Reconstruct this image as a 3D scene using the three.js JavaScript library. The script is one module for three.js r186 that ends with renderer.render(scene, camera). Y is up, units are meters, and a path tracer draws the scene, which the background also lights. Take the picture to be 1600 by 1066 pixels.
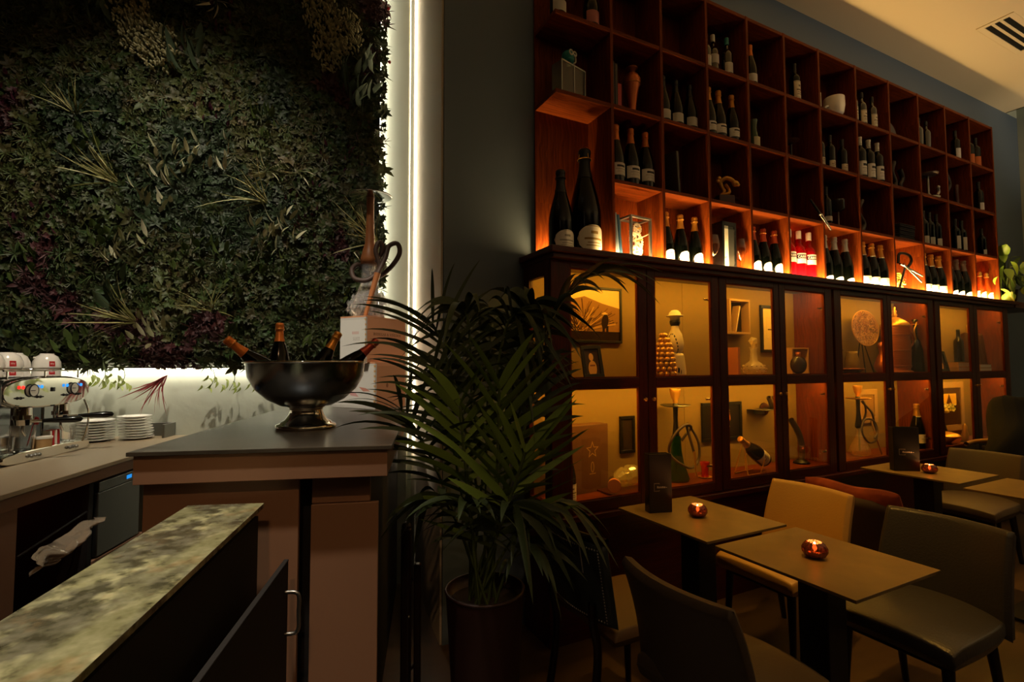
import * as THREE from 'three';
import { mergeGeometries } from 'three/addons/utils/BufferGeometryUtils.js';
import { RoundedBoxGeometry } from 'three/addons/geometries/RoundedBoxGeometry.js';
import { RectAreaLightUniformsLib } from 'three/addons/lights/RectAreaLightUniformsLib.js';

// ---------------------------------------------------------------- camera, background, exposure
const scene = new THREE.Scene();
const EYE = 1.5;
const camera = new THREE.PerspectiveCamera(68.1, 1600 / 1066, 0.05, 60);
camera.position.set(0, EYE, 0);
camera.rotation.order = 'YXZ';
camera.rotation.set(THREE.MathUtils.degToRad(2.834), THREE.MathUtils.degToRad(-26.77), THREE.MathUtils.degToRad(-0.184));
scene.background = new THREE.Color(0x000000);
const renderer = new THREE.WebGLRenderer({ antialias: true });
renderer.toneMapping = THREE.LinearToneMapping;
renderer.toneMappingExposure = 1.0;
renderer.shadowMap.enabled = true;
RectAreaLightUniformsLib.init();

// light levels, all in one place
const L = {
  shelf: 1250, shelfColor: 0xffd084,            // strip under the lit bottom row of the bookcase
  cabinet: 92, cabinetColor: 0xffb83c,        // strips inside the glazed cabinet
  green: 15, greenColor: 0xfff4dc,            // strips round the plant panel
  cove: 44, coveColor: 0xfff0da,              // strip at the edge of the plaster board
  globe: 0.3, globeColor: 0xffe0bc,             // unseen globe lamps, out of view, for ambient light
  spot: 40, spotColor: 0xfff0d8,              // unseen ceiling downlights that light bar, plants and tables
  up: 36, upColor: 0xffe4c0,                  // unseen uplighters, out of view, that light ceiling and right wall
  candle: 0.26, candleColor: 0xff9a4c,
};

// ---------------------------------------------------------------- helpers
function rng(seed) { let s = seed | 0; return () => { s = (s + 0x6d2b79f5) | 0; let t = Math.imul(s ^ (s >>> 15), 1 | s); t = (t + Math.imul(t ^ (t >>> 7), 61 | t)) ^ t; return ((t ^ (t >>> 14)) >>> 0) / 4294967296; }; }
const V = (x, y, z) => new THREE.Vector3(x, y, z);
const PI = Math.PI;
const used = new Map();
function numbered(n) { const k = used.get(n) || 0; used.set(n, k + 1); return k ? n + '_' + String(k).padStart(3, '0') : n; }
function tag(o, label, category, group) { o.userData.label = label; o.userData.category = category; if (group) o.userData.group = group; return o; }
function thing(name, label, category, pos = [0, 0, 0], turn = 0, group) {
  const o = new THREE.Group(); o.name = numbered(name); scene.add(o);
  o.position.set(...pos); o.rotation.y = turn; return tag(o, label, category, group);
}
function copy(root, pos, turn, label, group) {
  const r = root.clone(); r.name = numbered(root.name.replace(/_\d{3}$/, '')); scene.add(r);
  r.position.set(...pos); r.rotation.y = turn; r.userData = { ...root.userData };
  if (label) r.userData.label = label; if (group) r.userData.group = group; return r;
}
function clean(g) {
  g = g.index ? g.toNonIndexed() : g.clone();
  for (const k of Object.keys(g.attributes)) if (!['position', 'normal', 'uv'].includes(k)) g.deleteAttribute(k);
  if (!g.attributes.normal) g.computeVertexNormals();
  if (!g.attributes.uv) g.setAttribute('uv', new THREE.BufferAttribute(new Float32Array(g.attributes.position.count * 2), 2));
  return g;
}
const join = (gs) => { gs = [gs].flat(); return gs.length === 1 ? gs[0] : mergeGeometries(gs.map(clean)); };
function part(name, geos, m, parent, label) {
  const o = new THREE.Mesh(join(geos), m); o.name = name; o.castShadow = o.receiveShadow = true;
  if (label) o.userData.label = label; parent.add(o); return o;
}
function single(name, geos, m, label, category, pos, turn = 0, group) {
  const o = part(numbered(name), geos, m, scene); if (pos) o.position.set(...pos); o.rotation.y = turn; return tag(o, label, category, group);
}
function struct(name, geos, m, parent = scene) { const o = part(name, geos, m, parent); if (parent === scene) o.userData.kind = 'structure'; return o; }
// uv in metres from the dominant normal; along = axis the grain runs along
function metric(g, along = 'x', s = 1) {
  g = clean(g); const p = g.attributes.position, n = g.attributes.normal, uv = g.attributes.uv;
  for (let i = 0; i < p.count; i++) {
    const P = [p.getX(i), p.getY(i), p.getZ(i)], N = [Math.abs(n.getX(i)), Math.abs(n.getY(i)), Math.abs(n.getZ(i))];
    const k = N[0] > N[1] && N[0] > N[2] ? 0 : N[1] > N[2] ? 1 : 2, a = 'xyz'.indexOf(along);
    const rest = [0, 1, 2].filter((q) => q !== k), u = rest.includes(a) ? a : rest[0], v = rest.find((q) => q !== u);
    uv.setXY(i, P[u] * s, P[v] * s + P[k] * 0.37);
  }
  return g;
}
// box by its limits
function bb(x0, x1, y0, y1, z0, z1, r = 0, along) {
  const w = Math.abs(x1 - x0), h = Math.abs(y1 - y0), d = Math.abs(z1 - z0);
  const g = r ? new RoundedBoxGeometry(w, h, d, 2, Math.min(r, w / 2.1, h / 2.1, d / 2.1)) : new THREE.BoxGeometry(w, h, d);
  g.translate((x0 + x1) / 2, (y0 + y1) / 2, (z0 + z1) / 2);
  return metric(g, along || (w >= h && w >= d ? 'x' : h >= d ? 'y' : 'z'));
}
const lathe = (pts, seg = 28) => new THREE.LatheGeometry(pts.map(([r, y]) => new THREE.Vector2(Math.max(r, 0.0001), y)), seg);
const cyl = (r0, r1, h, y0 = 0, seg = 20) => new THREE.CylinderGeometry(r1, r0, h, seg).translate(0, y0 + h / 2, 0);
const tube = (pts, r, seg = 40, rs = 8, closed = false) => new THREE.TubeGeometry(new THREE.CatmullRomCurve3(pts.map((p) => p.isVector3 ? p : V(...p)), closed), seg, r, rs, closed);
const sph = (r, x = 0, y = 0, z = 0, sx = 1, sy = 1, sz = 1, n = 14) => new THREE.SphereGeometry(r, n, Math.ceil(n * 0.7)).scale(sx, sy, sz).translate(x, y, z);
const torus = (R, r, y = 0, n = 32) => new THREE.TorusGeometry(R, r, 8, n).rotateX(PI / 2).translate(0, y, 0);
// a tapered rod between two points
function rod(a, b, r0, r1 = r0, seg = 10) {
  a = a.isVector3 ? a : V(...a); b = b.isVector3 ? b : V(...b); const d = b.clone().sub(a), g = new THREE.CylinderGeometry(r1, r0, d.length(), seg);
  g.applyQuaternion(new THREE.Quaternion().setFromUnitVectors(V(0, 1, 0), d.clone().normalize())); return g.translate((a.x + b.x) / 2, (a.y + b.y) / 2, (a.z + b.z) / 2);
}
// padded sheet: centre surface fn(u, v), thickness t, rounded towards its edges
function pad(fn, nu, nv, t, p = 8) {
  const P = [], U = [], I = [], e = 1e-3, se = (q) => Math.pow(Math.max(0, 1 - Math.pow(Math.abs(2 * q - 1), p)), 1 / p);
  for (const side of [1, -1]) for (let i = 0; i <= nu; i++) for (let j = 0; j <= nv; j++) {
    const uu = 0.5 - 0.5 * Math.cos(PI * i / nu), vv = 0.5 - 0.5 * Math.cos(PI * j / nv), u = 0.35 * i / nu + 0.65 * uu, v = 0.35 * j / nv + 0.65 * vv, c = fn(u, v);
    const n = fn(u + e, v).sub(fn(u - e, v)).cross(fn(u, v + e).sub(fn(u, v - e))).normalize();
    c.addScaledVector(n, side * t / 2 * se(u) * se(v)); P.push(c.x, c.y, c.z); U.push(u * 0.5, v * 0.5);
  }
  const N = (nu + 1) * (nv + 1);
  for (let s = 0; s < 2; s++) for (let i = 0; i < nu; i++) for (let j = 0; j < nv; j++) {
    const a = s * N + i * (nv + 1) + j, b = a + nv + 1;
    if (s === 0) I.push(a, b, a + 1, b, b + 1, a + 1); else I.push(a, a + 1, b, b, a + 1, b + 1);
  }
  const g = new THREE.BufferGeometry(); g.setAttribute('position', new THREE.Float32BufferAttribute(P, 3)); g.setAttribute('uv', new THREE.Float32BufferAttribute(U, 2)); g.setIndex(I); g.computeVertexNormals(); return g;
}
function extr(shape, depth, bevel = 0, curve = 16) { return new THREE.ExtrudeGeometry(shape, { depth, bevelEnabled: bevel > 0, bevelThickness: bevel, bevelSize: bevel, bevelSegments: 2, curveSegments: curve }); }
function poly(pts) { const s = new THREE.Shape(); pts.forEach(([x, y], i) => (i ? s.lineTo(x, y) : s.moveTo(x, y))); s.closePath(); return s; }
// the bar and the plant panel stand turned by 17.5 degrees from the bookcase: lateral, height, depth -> world
const TH = THREE.MathUtils.degToRad(17.5), CT = Math.cos(TH), ST = Math.sin(TH);
const bar = (lat, h, dep) => [lat * CT + dep * ST, h, lat * ST - dep * CT];

// ---------------------------------------------------------------- textures
function noise2(seed, period) {
  const r = rng(seed), t = Array.from({ length: period * period }, () => r());
  return (x, y) => { const xi = Math.floor(x), yi = Math.floor(y), f = x - xi, g = y - yi, a = f * f * (3 - 2 * f), b = g * g * (3 - 2 * g), q = (i, j) => t[(((yi + j) % period + period) % period) * period + ((xi + i) % period + period) % period];
    return (q(0, 0) * (1 - a) + q(1, 0) * a) * (1 - b) + (q(0, 1) * (1 - a) + q(1, 1) * a) * b; };
}
function fbm(seed, base, oct = 4) { const ns = Array.from({ length: oct }, (_, i) => noise2(seed + i * 17, base << i)); return (u, v) => { let s = 0, a = 0.5; ns.forEach((n, i) => { s += a * n(u * (base << i), v * (base << i)); a *= 0.5; }); return s / (1 - Math.pow(0.5, oct)); }; }
function dataTex(w, h, fn, srgb = true) {
  const d = new Uint8Array(w * h * 4);
  for (let y = 0; y < h; y++) for (let x = 0; x < w; x++) { const c = fn(x / w, y / h), i = (y * w + x) * 4; d[i] = Math.max(0, Math.min(255, c[0] * 255)); d[i + 1] = Math.max(0, Math.min(255, c[1] * 255)); d[i + 2] = Math.max(0, Math.min(255, c[2] * 255)); d[i + 3] = 255; }
  const t = new THREE.DataTexture(d, w, h); t.wrapS = t.wrapT = THREE.RepeatWrapping; t.magFilter = THREE.LinearFilter; t.minFilter = THREE.LinearMipmapLinearFilter; t.generateMipmaps = true; if (srgb) t.colorSpace = THREE.SRGBColorSpace; t.needsUpdate = true; return t;
}
function canvasTex(w, h, draw) { const c = document.createElement('canvas'); c.width = w; c.height = h; draw(c.getContext('2d'), w, h); const t = new THREE.CanvasTexture(c); t.colorSpace = THREE.SRGBColorSpace; return t; }
const rep = (t, x, y = x) => { const c = t.clone(); c.repeat.set(x, y); c.needsUpdate = true; return c; };
const mix3 = (a, b, t) => [a[0] + (b[0] - a[0]) * t, a[1] + (b[1] - a[1]) * t, a[2] + (b[2] - a[2]) * t];
const hex = (n) => [(n >> 16 & 255) / 255, (n >> 8 & 255) / 255, (n & 255) / 255];
const nA = fbm(3, 4, 5), nB = fbm(11, 8, 4), nC = fbm(29, 16, 4);
const woodTex = dataTex(512, 512, (u, v) => { const w = nA(u, v), g = nC(u * 0.25, v * 4 + w * 0.4) * 0.6 + 0.4 * nB(u * 0.5, v * 8); return mix3(hex(0x4c1c07), hex(0x8a400d), g * 1.3 - 0.15); });
const woodBump = dataTex(256, 256, (u, v) => { const g = nC(u * 0.25, v * 6); return [g, g, g]; }, false);
const plasterBump = dataTex(512, 512, (u, v) => { const g = 0.6 * nB(u, v) + 0.4 * nC(u, v); return [g, g, g]; }, false);
const leatherBump = dataTex(256, 256, (u, v) => { const g = Math.abs(nC(u, v) - 0.5) * 1.6 + 0.3 * nA(u, v); return [g, g, g]; }, false);
const stoneTex = dataTex(1024, 1024, (u, v) => { // mottled green, grey and rust veined stone of the front ledge
  const a = nA(u + 0.15 * nB(u, v), v), b = nB(u, v * 1.0 + 0.1 * a), c = nC(u, v);
  let col = mix3(hex(0x5c5a48), hex(0x82815f), Math.max(0, Math.min(1, (a - 0.36) * 3.2))); col = mix3(col, hex(0xa09f78), Math.max(0, Math.min(1, (b - 0.5) * 4.0)));
  col = mix3(col, hex(0x4a4838), Math.max(0, Math.min(1, (0.46 - c * 0.6 - a * 0.35) * 4))); col = mix3(col, hex(0x8e6c48), Math.max(0, Math.min(1, (nB(v + 0.3, u + 0.6) - 0.6) * 6)) * 0.35);
  const s = (c - 0.5) * 0.25; return [col[0] + s, col[1] + s, col[2] + s]; });
const slateTex = dataTex(512, 512, (u, v) => mix3(hex(0x2e2a25), hex(0x544c40), nA(u, v) * 0.7 + nC(u, v) * 0.5 - 0.15));
const tableTex = dataTex(512, 512, (u, v) => { const a = nA(u, v), c = nC(u, v); return mix3(hex(0x6a5836), hex(0x8c7448), a * 0.8 + (c - 0.5) * 0.5 + 0.1); });
const floorTex = dataTex(512, 512, (u, v) => mix3(hex(0x3c2e20), hex(0x685238), nA(u, v) * 0.6 + nC(u * 0.5, v * 2) * 0.4));
const pileTex = dataTex(256, 256, (u, v) => mix3(hex(0x7a2d18), hex(0xb4542c), nC(u, v) * 1.2 - 0.1));

// ---------------------------------------------------------------- materials
function mat(color, roughness = 0.6, metalness = 0, more = {}) { return new THREE.MeshStandardMaterial({ color, roughness, metalness, ...more }); }
function phys(color, roughness, more = {}) { return new THREE.MeshPhysicalMaterial({ color, roughness, ...more }); }
const M = {
  wood: phys(0xffffff, 0.5, { map: rep(woodTex, 1.6, 1.6), bumpMap: rep(woodBump, 1.6, 1.6), bumpScale: 0.0006, specularIntensity: 0.2 }),
  darkWood: mat(0xa05a46, 0.38, 0, { map: rep(woodTex, 1.6, 1.6), bumpMap: rep(woodBump, 1.6, 1.6), bumpScale: 0.0005 }),
  backPanel: mat(0x8c7038, 0.75),
  bluePaint: mat(0x5e6e80, 0.7, 0, { bumpMap: rep(plasterBump, 0.7), bumpScale: 0.001 }),
  plaster: mat(0xb2b6a6, 0.85, 0, { bumpMap: rep(plasterBump, 0.9), bumpScale: 0.004 }),
  creamPaint: mat(0xd8c9b0, 0.8),
  ceiling: mat(0xe2d0a8, 0.85, 0, { bumpMap: rep(plasterBump, 0.4), bumpScale: 0.001 }),
  paleWall: mat(0xb4bcac, 0.8),
  floor: mat(0xffffff, 0.35, 0, { map: rep(floorTex, 0.8) }),
  roomWall: mat(0x4a3a30, 0.8),
  ledgeStone: mat(0xffffff, 0.22, 0, { map: rep(stoneTex, 2.6) }),
  slate: mat(0xffffff, 0.34, 0, { map: rep(slateTex, 1.2) }),
  worktop: mat(0x9a8a70, 0.4, 0, { bumpMap: rep(plasterBump, 3), bumpScale: 0.0003 }),
  barPaint: mat(0x8c6850, 0.5, 0, { bumpMap: rep(plasterBump, 2), bumpScale: 0.0003 }),
  barDark: mat(0x0d0705, 0.8),
  black: mat(0x0b0a0a, 0.45), blackGloss: mat(0x0a0a0a, 0.15), rubber: mat(0x121212, 0.75),
  steel: mat(0xbfc3c6, 0.12, 1), brushed: mat(0x8c8c88, 0.38, 1), chrome: mat(0xe6e2da, 0.06, 1),
  gold: mat(0xe0aa50, 0.36, 0.7), brass: mat(0xc8923f, 0.38, 0.7), copper: mat(0xc06a34, 0.36, 0.65), copperOld: mat(0x9a5428, 0.45, 0.6),
  goldFoil: mat(0xc8862e, 0.34, 0.5), orangeFoil: mat(0xd0752a, 0.4, 0.4), redFoil: mat(0xb04a2c, 0.35, 0.7), pinkFoil: mat(0xb85040, 0.38, 0.6), silverFoil: mat(0xb8b4b0, 0.32, 0.85), greyFoil: mat(0x6e5e56, 0.4, 0.6), darkFoil: mat(0x22252a, 0.4, 0.4),
  bottleGlass: phys(0x020302, 0.1, { specularIntensity: 0.55 }),
  brownGlass: phys(0x0c0705, 0.08, { clearcoat: 1 }),
  clear: phys(0xffffff, 0.03, { transmission: 1, thickness: 0.01, ior: 1.5 }),
  thinGlass: phys(0xffffff, 0.03, { transmission: 1, thickness: 0, ior: 1.5 }),
  pane: phys(0xffffff, 0.02, { transmission: 1, thickness: 0, ior: 1.45 }),
  greenGlass: phys(0x2c7a3a, 0.05, { transmission: 0.85, thickness: 0.01, ior: 1.5 }),
  aperitif: phys(0xd01020, 0.06, { transmission: 0.75, thickness: 0.0, ior: 1.4 }),
  amberGlass: phys(0xf0982a, 0.06, { transmission: 0.8, thickness: 0.0, ior: 1.4 }),
  paper: mat(0xe8e2d2, 0.7), cream: mat(0xd9cfae, 0.7), white: mat(0xeae6dc, 0.3), ceramicWhite: phys(0xf2eee4, 0.2, { clearcoat: 0.6 }),
  red: mat(0xb0151c, 0.5), teal: mat(0x2b8f8a, 0.4), blue: mat(0x3c6488, 0.55), tan: mat(0xb08a58, 0.5),
  tanLeather: phys(0xb89050, 0.42, { bumpMap: rep(leatherBump, 6), bumpScale: 0.0007 }),
  taupe: phys(0x584c42, 0.5, { bumpMap: rep(leatherBump, 6), bumpScale: 0.0007 }),
  blueLeather: phys(0x3c3b3e, 0.34, { bumpMap: rep(leatherBump, 6), bumpScale: 0.0009 }),
  nailLeather: phys(0x2c3438, 0.5, { bumpMap: rep(leatherBump, 6), bumpScale: 0.0007 }),
  legWood: mat(0x3a2018, 0.45, 0, { map: rep(woodTex, 2) }), legBlack: mat(0x14100e, 0.4),
  tableTop: mat(0xffffff, 0.34, 0, { map: rep(tableTex, 1.2) }),
  pile: mat(0xffffff, 0.9, 0, { map: pileTex }),
  palm: phys(0x2e3c1a, 0.6, { side: THREE.DoubleSide }), palmLit: phys(0x66802e, 0.55, { side: THREE.DoubleSide }), stalk: mat(0x4a5a2a, 0.5),  // the lighter palm green has light on the leaves painted in
  pot: mat(0x2a120e, 0.5), soil: mat(0x20160e, 0.95),
  cork: mat(0xc07038, 0.8), crate: mat(0xb8805a, 0.65, 0, { bumpMap: rep(woodBump, 2), bumpScale: 0.0004 }), crateWhite: mat(0xb4b2ac, 0.6),
  woodPale: mat(0xc89858, 0.6), horn: mat(0x3a2a1c, 0.4), hose: mat(0x4a3830, 0.55), hookahStem: mat(0x9a5c34, 0.35, 0, { map: null }),
  skin: mat(0xa06a3a, 0.5),
};
function glowMat(color, k) { return new THREE.MeshStandardMaterial({ color: 0x000000, emissive: color, emissiveIntensity: k, roughness: 1 }); }

// ---------------------------------------------------------------- room shell
struct('floor', bb(-6, 9.2, -0.12, 0, -5.6, 4.8, 0, 'x'), M.floor);
struct('ceiling', bb(-6, 8.12, 4.57, 4.75, -5.6, 4.8, 0, 'x'), M.ceiling);
struct('ceiling_recess', bb(8.12, 9.2, 5.1, 5.2, -5.6, 4.8, 0, 'x'), M.paleWall);
struct('trim_1', bb(8.1, 8.12, 4.57, 5.2, -5.6, 4.8, 0, 'x'), M.ceiling);
// partition that carries the bookcase, dark blue grey in front, cream on the return beside the plaster board
{
  const s = poly([[0.917, 2.66], [8.42, 2.66], [8.42, 2.8], [1.22, 2.8], [1.22, 3.674], [1.033, 3.674]]);
  struct('wall_bookcase', metric(extr(s, 4.57).rotateX(-PI / 2).translate(0, 0, 0)), M.bluePaint);
  struct('wall_return', metric(extr(poly([[0.905, 2.672], [0.917, 2.672], [1.033, 3.674], [1.021, 3.674]]), 4.56).rotateX(-PI / 2)), M.creamPaint);
}
struct('wall_bookcase_upper', bb(8.12, 8.42, 4.57, 5.1, -2.8, -2.66), M.paleWall);
struct('wall_right', bb(8.42, 8.56, 0, 5.1, -5.6, 4.8), M.paleWall);
struct('wall_rear', bb(-6, 9.2, 0, 5.1, 4.66, 4.8), M.roomWall);
function barStruct(name, g, m) { const o = struct(name, g, m); o.rotation.y = -TH; return o; }
barStruct('wall_back', bb(-3.2, 0.1, 0, 4.57, -3.95, -3.82), M.plaster);
barStruct('wall_plaster_board', bb(-3.05, -0.158, 0, 4.57, -3.7, -3.65), M.plaster);
barStruct('wall_left', bb(-3.2, -3.06, 0, 4.57, -3.9, 6), M.roomWall);

// ---------------------------------------------------------------- lights: a glowing strip and an area light just in front of it
function strip(name, label, a, b, face, w, color, power, glow, holder) {
  // runs from a to b, emits towards face
  const A = V(...a), B = V(...b), F = V(...face).normalize(), len = A.distanceTo(B), mid = A.clone().add(B).multiplyScalar(0.5);
  const o = new THREE.Group(); o.name = numbered(name); scene.add(o); tag(o, label, 'light strip'); o.position.copy(mid);
  const X = B.clone().sub(A).normalize(), Z = F.clone().sub(X.clone().multiplyScalar(F.dot(X))).normalize(), Y = Z.clone().cross(X);
  o.quaternion.setFromRotationMatrix(new THREE.Matrix4().makeBasis(X, Y, Z));
  part('channel', bb(-len / 2, len / 2, -w / 2, w / 2, -0.006, -0.001), M.white, o);
  part('led_diffuser', bb(-len / 2, len / 2, -w / 2 * 0.9, w / 2 * 0.9, -0.001, 0.001), glowMat(color, glow), o);
  const l = new THREE.RectAreaLight(color, power, len, w); l.position.set(0, 0, 0.003); l.rotation.set(0, PI, 0); o.add(l);
  return o;
}

// ---------------------------------------------------------------- bookcase: uprights, boards and back panels
const COLS = [1.901, 2.304, 2.718, 3.131, 3.545, 3.972, 4.475, 4.978, 5.470, 5.967, 6.457, 6.967];   // upright centre lines
const ROWS = [4.026, 3.559, 3.089, 2.621];                                                         // board centre lines
const CAB = 2.148, ZF = -2.4, ZB = -2.64;
const bookcase = thing('wall_bookcase_shelving', 'tall red-brown wooden bookcase of square cubbyholes above the glazed cabinet', 'bookcase', [0, 0, 0]);
bookcase.name = numbered('bookcase');
COLS.forEach((x, i) => part('upright', bb(x - 0.011, x + 0.011, CAB, 4.038, ZB, ZF, 0.002, 'y'), M.wood, bookcase));
for (const y of ROWS) for (let i = 0; i < 11; i++) part('shelf_board', bb(COLS[i] + 0.0112, COLS[i + 1] - 0.0112, y - 0.0115, y + 0.0115, ZB, ZF - 0.003, 0.002, 'x'), M.wood, bookcase);
for (const y of [4.026, 3.552, 3.081]) part('wide_shelf_board', bb(1.497, COLS[0] - 0.0112, y - 0.013, y + 0.013, ZB, ZF, 0.002, 'x'), M.wood, bookcase);
{
  const e = [1.497, ...COLS];
  for (let i = 0; i < 12; i++) part('back_panel', bb(e[i], e[i + 1] - 0.001, CAB, 4.036, ZB - 0.014, ZB - 0.001, 0, 'y'), M.wood, bookcase);
}
// ---------------------------------------------------------------- glazed display cabinet
const cab = thing('display_cabinet', 'long dark wooden display cabinet with eight glazed doors lit amber from inside', 'cabinet', [0, 0, 0]);
const CF = -2.33, CL = 1.41, CR = 6.93;
part('cornice', [bb(1.385, 7.02, 2.112, 2.147, -2.65, -2.27, 0.006, 'x'), bb(1.405, 7.0, 2.085, 2.1118, -2.65, -2.292, 0.004, 'x')], M.darkWood, cab);
part('base_panel', bb(CL, CR, 0.0, 0.655, -2.645, -2.36, 0.003, 'x'), M.darkWood, cab);
part('base_moulding', bb(CL - 0.02, CR, 0.6552, 0.69, -2.645, -2.3, 0.006, 'x'), M.darkWood, cab);
const backs = [1.43, 2.69, 3.93, 5.43, 6.9];
for (let i = 0; i < 4; i++) part('back_panel', bb(backs[i], backs[i + 1] - 0.002, 0.69, 2.085, -2.655, -2.642, 0, 'y'), M.backPanel, cab);
part('floor_board', bb(1.43, 6.9, 0.6905, 0.745, -2.641, -2.352, 0.002, 'x'), M.wood, cab);
for (const [a, b] of [[1.432, 3.917], [3.943, 5.417], [5.443, 6.9]]) part('middle_shelf', bb(a, b, 1.404, 1.426, -2.641, -2.36, 0.002, 'x'), M.wood, cab);
for (const x of [3.93, 5.43]) part('partition_panel', bb(x - 0.012, x + 0.012, 0.746, 2.084, -2.641, -2.352, 0.001, 'y'), M.wood, cab);
part('side_panel', bb(6.905, CR, 0.6905, 2.084, -2.641, -2.352, 0.002, 'y'), M.wood, cab);
// glazed left side: two stiles and rails round a pane
part('side_frame', [bb(CL, CL + 0.03, 0.6905, 2.0848, -2.64, -2.575, 0.003, 'y'), bb(CL, CL + 0.03, 0.6905, 2.0848, -2.4, -2.352, 0.003, 'y'), bb(CL, CL + 0.03, 2.0, 2.0848, -2.575, -2.4, 0.002, 'z'), bb(CL, CL + 0.03, 0.6905, 0.76, -2.575, -2.4, 0.002, 'z'), bb(CL, CL + 0.03, 1.372, 1.43, -2.575, -2.4, 0.002, 'z')], M.darkWood, cab);
part('side_glass', [bb(CL + 0.013, CL + 0.016, 1.43, 2.0, -2.575, -2.4), bb(CL + 0.013, CL + 0.016, 0.76, 1.372, -2.575, -2.4)], M.pane, cab);
const DOORS = [[1.412, 1.537, 2.017, 2.082], [2.086, 2.147, 2.628, 2.69], [2.7, 2.766, 3.243, 3.298], [3.302, 3.363, 3.832, 3.915], [3.945, 4.03, 4.622, 4.676], [4.68, 4.737, 5.332, 5.415], [5.445, 5.535, 6.092, 6.166], [6.17, 6.245, 6.8, 6.905]];
DOORS.forEach(([x0, g0, g1, x1], i) => {
  const d = new THREE.Group(); d.name = 'glazed_door'; cab.add(d);
  const z0 = -2.352, z1 = CF;
  part('door_frame', [bb(x0, g0, 0.692, 2.083, z0, z1, 0.004, 'y'), bb(g1, x1, 0.692, 2.083, z0, z1, 0.004, 'y'), bb(g0, g1, 2.045, 2.083, z0, z1, 0.003, 'x'), bb(g0, g1, 0.692, 0.755, z0, z1, 0.003, 'x'), bb(g0, g1, 1.372, 1.43, z0, z1, 0.003, 'x')], M.darkWood, d);
  part('beading', [[1.43, 2.045], [0.755, 1.372]].flatMap(([a, b]) => [bb(g0, g0 + 0.007, a, b, z0 + 0.003, z1 - 0.003, 0, 'y'), bb(g1 - 0.007, g1, a, b, z0 + 0.003, z1 - 0.003, 0, 'y'), bb(g0 + 0.007, g1 - 0.007, a, a + 0.007, z0 + 0.003, z1 - 0.003), bb(g0 + 0.007, g1 - 0.007, b - 0.007, b, z0 + 0.003, z1 - 0.003)]), M.wood, d);
  for (const [a, b] of [[1.437, 2.038], [0.762, 1.365]]) part('glass_pane', bb(g0 + 0.007, g1 - 0.007, a, b, -2.343, -2.34), M.pane, d);
  part('knob', lathe([[0.001, 0], [0.007, 0], [0.006, 0.008], [0.011, 0.014], [0.011, 0.02], [0.001, 0.024]], 14).rotateX(PI / 2).translate(i % 2 ? x0 + 0.03 : x1 - 0.03, 1.3, z1), M.brass, d);
  const hx = i % 2 ? g1 - 0.01 : g0 + 0.02, hs = i % 2 ? 1 : -1;
  if (i % 2) for (const y of [1.93, 1.28, 0.85]) part('hinge', [cyl(0.012, 0.012, 0.012, 0, 12).rotateX(PI / 2).translate(hx + 0.03 * hs, y, -2.372), bb(hx - 0.02, hx + 0.05, y - 0.006, y + 0.006, -2.372, -2.362, 0.002)], M.steel, d);
});
// cabinet light strips under the top and under the middle shelf of each section
for (const [a, b, where] of [[1.46, 3.9, 'left'], [3.96, 5.4, 'middle'], [5.46, 6.88, 'right']]) {
  strip('cabinet_led_strip', 'amber light strip hidden under the top board of the ' + where + ' section of the cabinet', [a, 2.072, -2.395], [b, 2.072, -2.395], [0, -1, -0.55], 0.014, L.cabinetColor, L.cabinet, 3);
  strip('cabinet_led_strip', 'amber light strip hidden under the middle shelf of the ' + where + ' section of the cabinet', [a, 1.394, -2.385], [b, 1.394, -2.385], [0, -1, -0.55], 0.014, L.cabinetColor, L.cabinet, 3);
}
// strip on top of the cabinet, in front of the lit bottom row
for (const [a, b, where] of [[1.86, 3.54, 'left'], [3.56, 5.2, 'middle'], [5.22, 6.95, 'right']])
  strip('shelf_led_strip', 'warm light strip behind the cornice at the foot of the bookcase, ' + where + ' length', [a, 2.155, -2.402], [b, 2.155, -2.402], [0, 0.3, -1], 0.01, L.shelfColor, L.shelf, 14);
for (const [a, b, where] of [[1.86, 3.54, 'left'], [3.56, 5.2, 'middle'], [5.22, 6.95, 'right']])
  strip('unseen_edge_led_strip', 'unseen thin warm light strip placed to light the front edges of the bookcase, ' + where + ' length', [a, 2.152, -2.385], [b, 2.152, -2.385], [0, 1, -0.3], 0.008, L.shelfColor, L.shelf * 0.17, 6);  // unseen second strip, placed to make the shelf front edges glow

strip('shelf_led_strip', 'unseen warm light strip behind the two giant bottles, placed to light their bay', [1.53, 2.154, -2.615], [1.87, 2.154, -2.615], [0, 1, 0.25], 0.012, L.shelfColor, L.shelf * 0.75, 8);  // unseen strip, placed to light the left bay from below

// ---------------------------------------------------------------- plant panel lights
strip('panel_led_strip', 'white light strip behind the upright right edge of the plant panel', bar(-0.36, 1.5, 3.615), bar(-0.36, 3.0, 3.615), [CT * 1 + ST * 0.8, 0, ST * 1 - CT * 0.8], 0.02, L.greenColor, L.green, 14);
strip('panel_led_strip', 'white light strip behind the upper right edge of the plant panel', bar(-0.36, 3.0, 3.615), bar(-0.36, 4.5, 3.615), [CT * 1 + ST * 0.8, 0, ST * 1 - CT * 0.8], 0.02, L.greenColor, L.green, 14);
strip('panel_led_strip', 'white light strip behind the bottom edge of the plant panel', bar(-2.85, 1.495, 3.61), bar(-0.36, 1.495, 3.61), [ST * 0.5, -1, -CT * 0.5], 0.02, L.greenColor, L.green * 1.7, 14);
strip('cove_led_strip', 'warm white light strip at the right edge of the plaster board, lower length', bar(-0.15, 0.9, 3.715), bar(-0.15, 2.7, 3.715), [CT, 0, ST], 0.02, L.coveColor, L.cove, 10);
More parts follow.
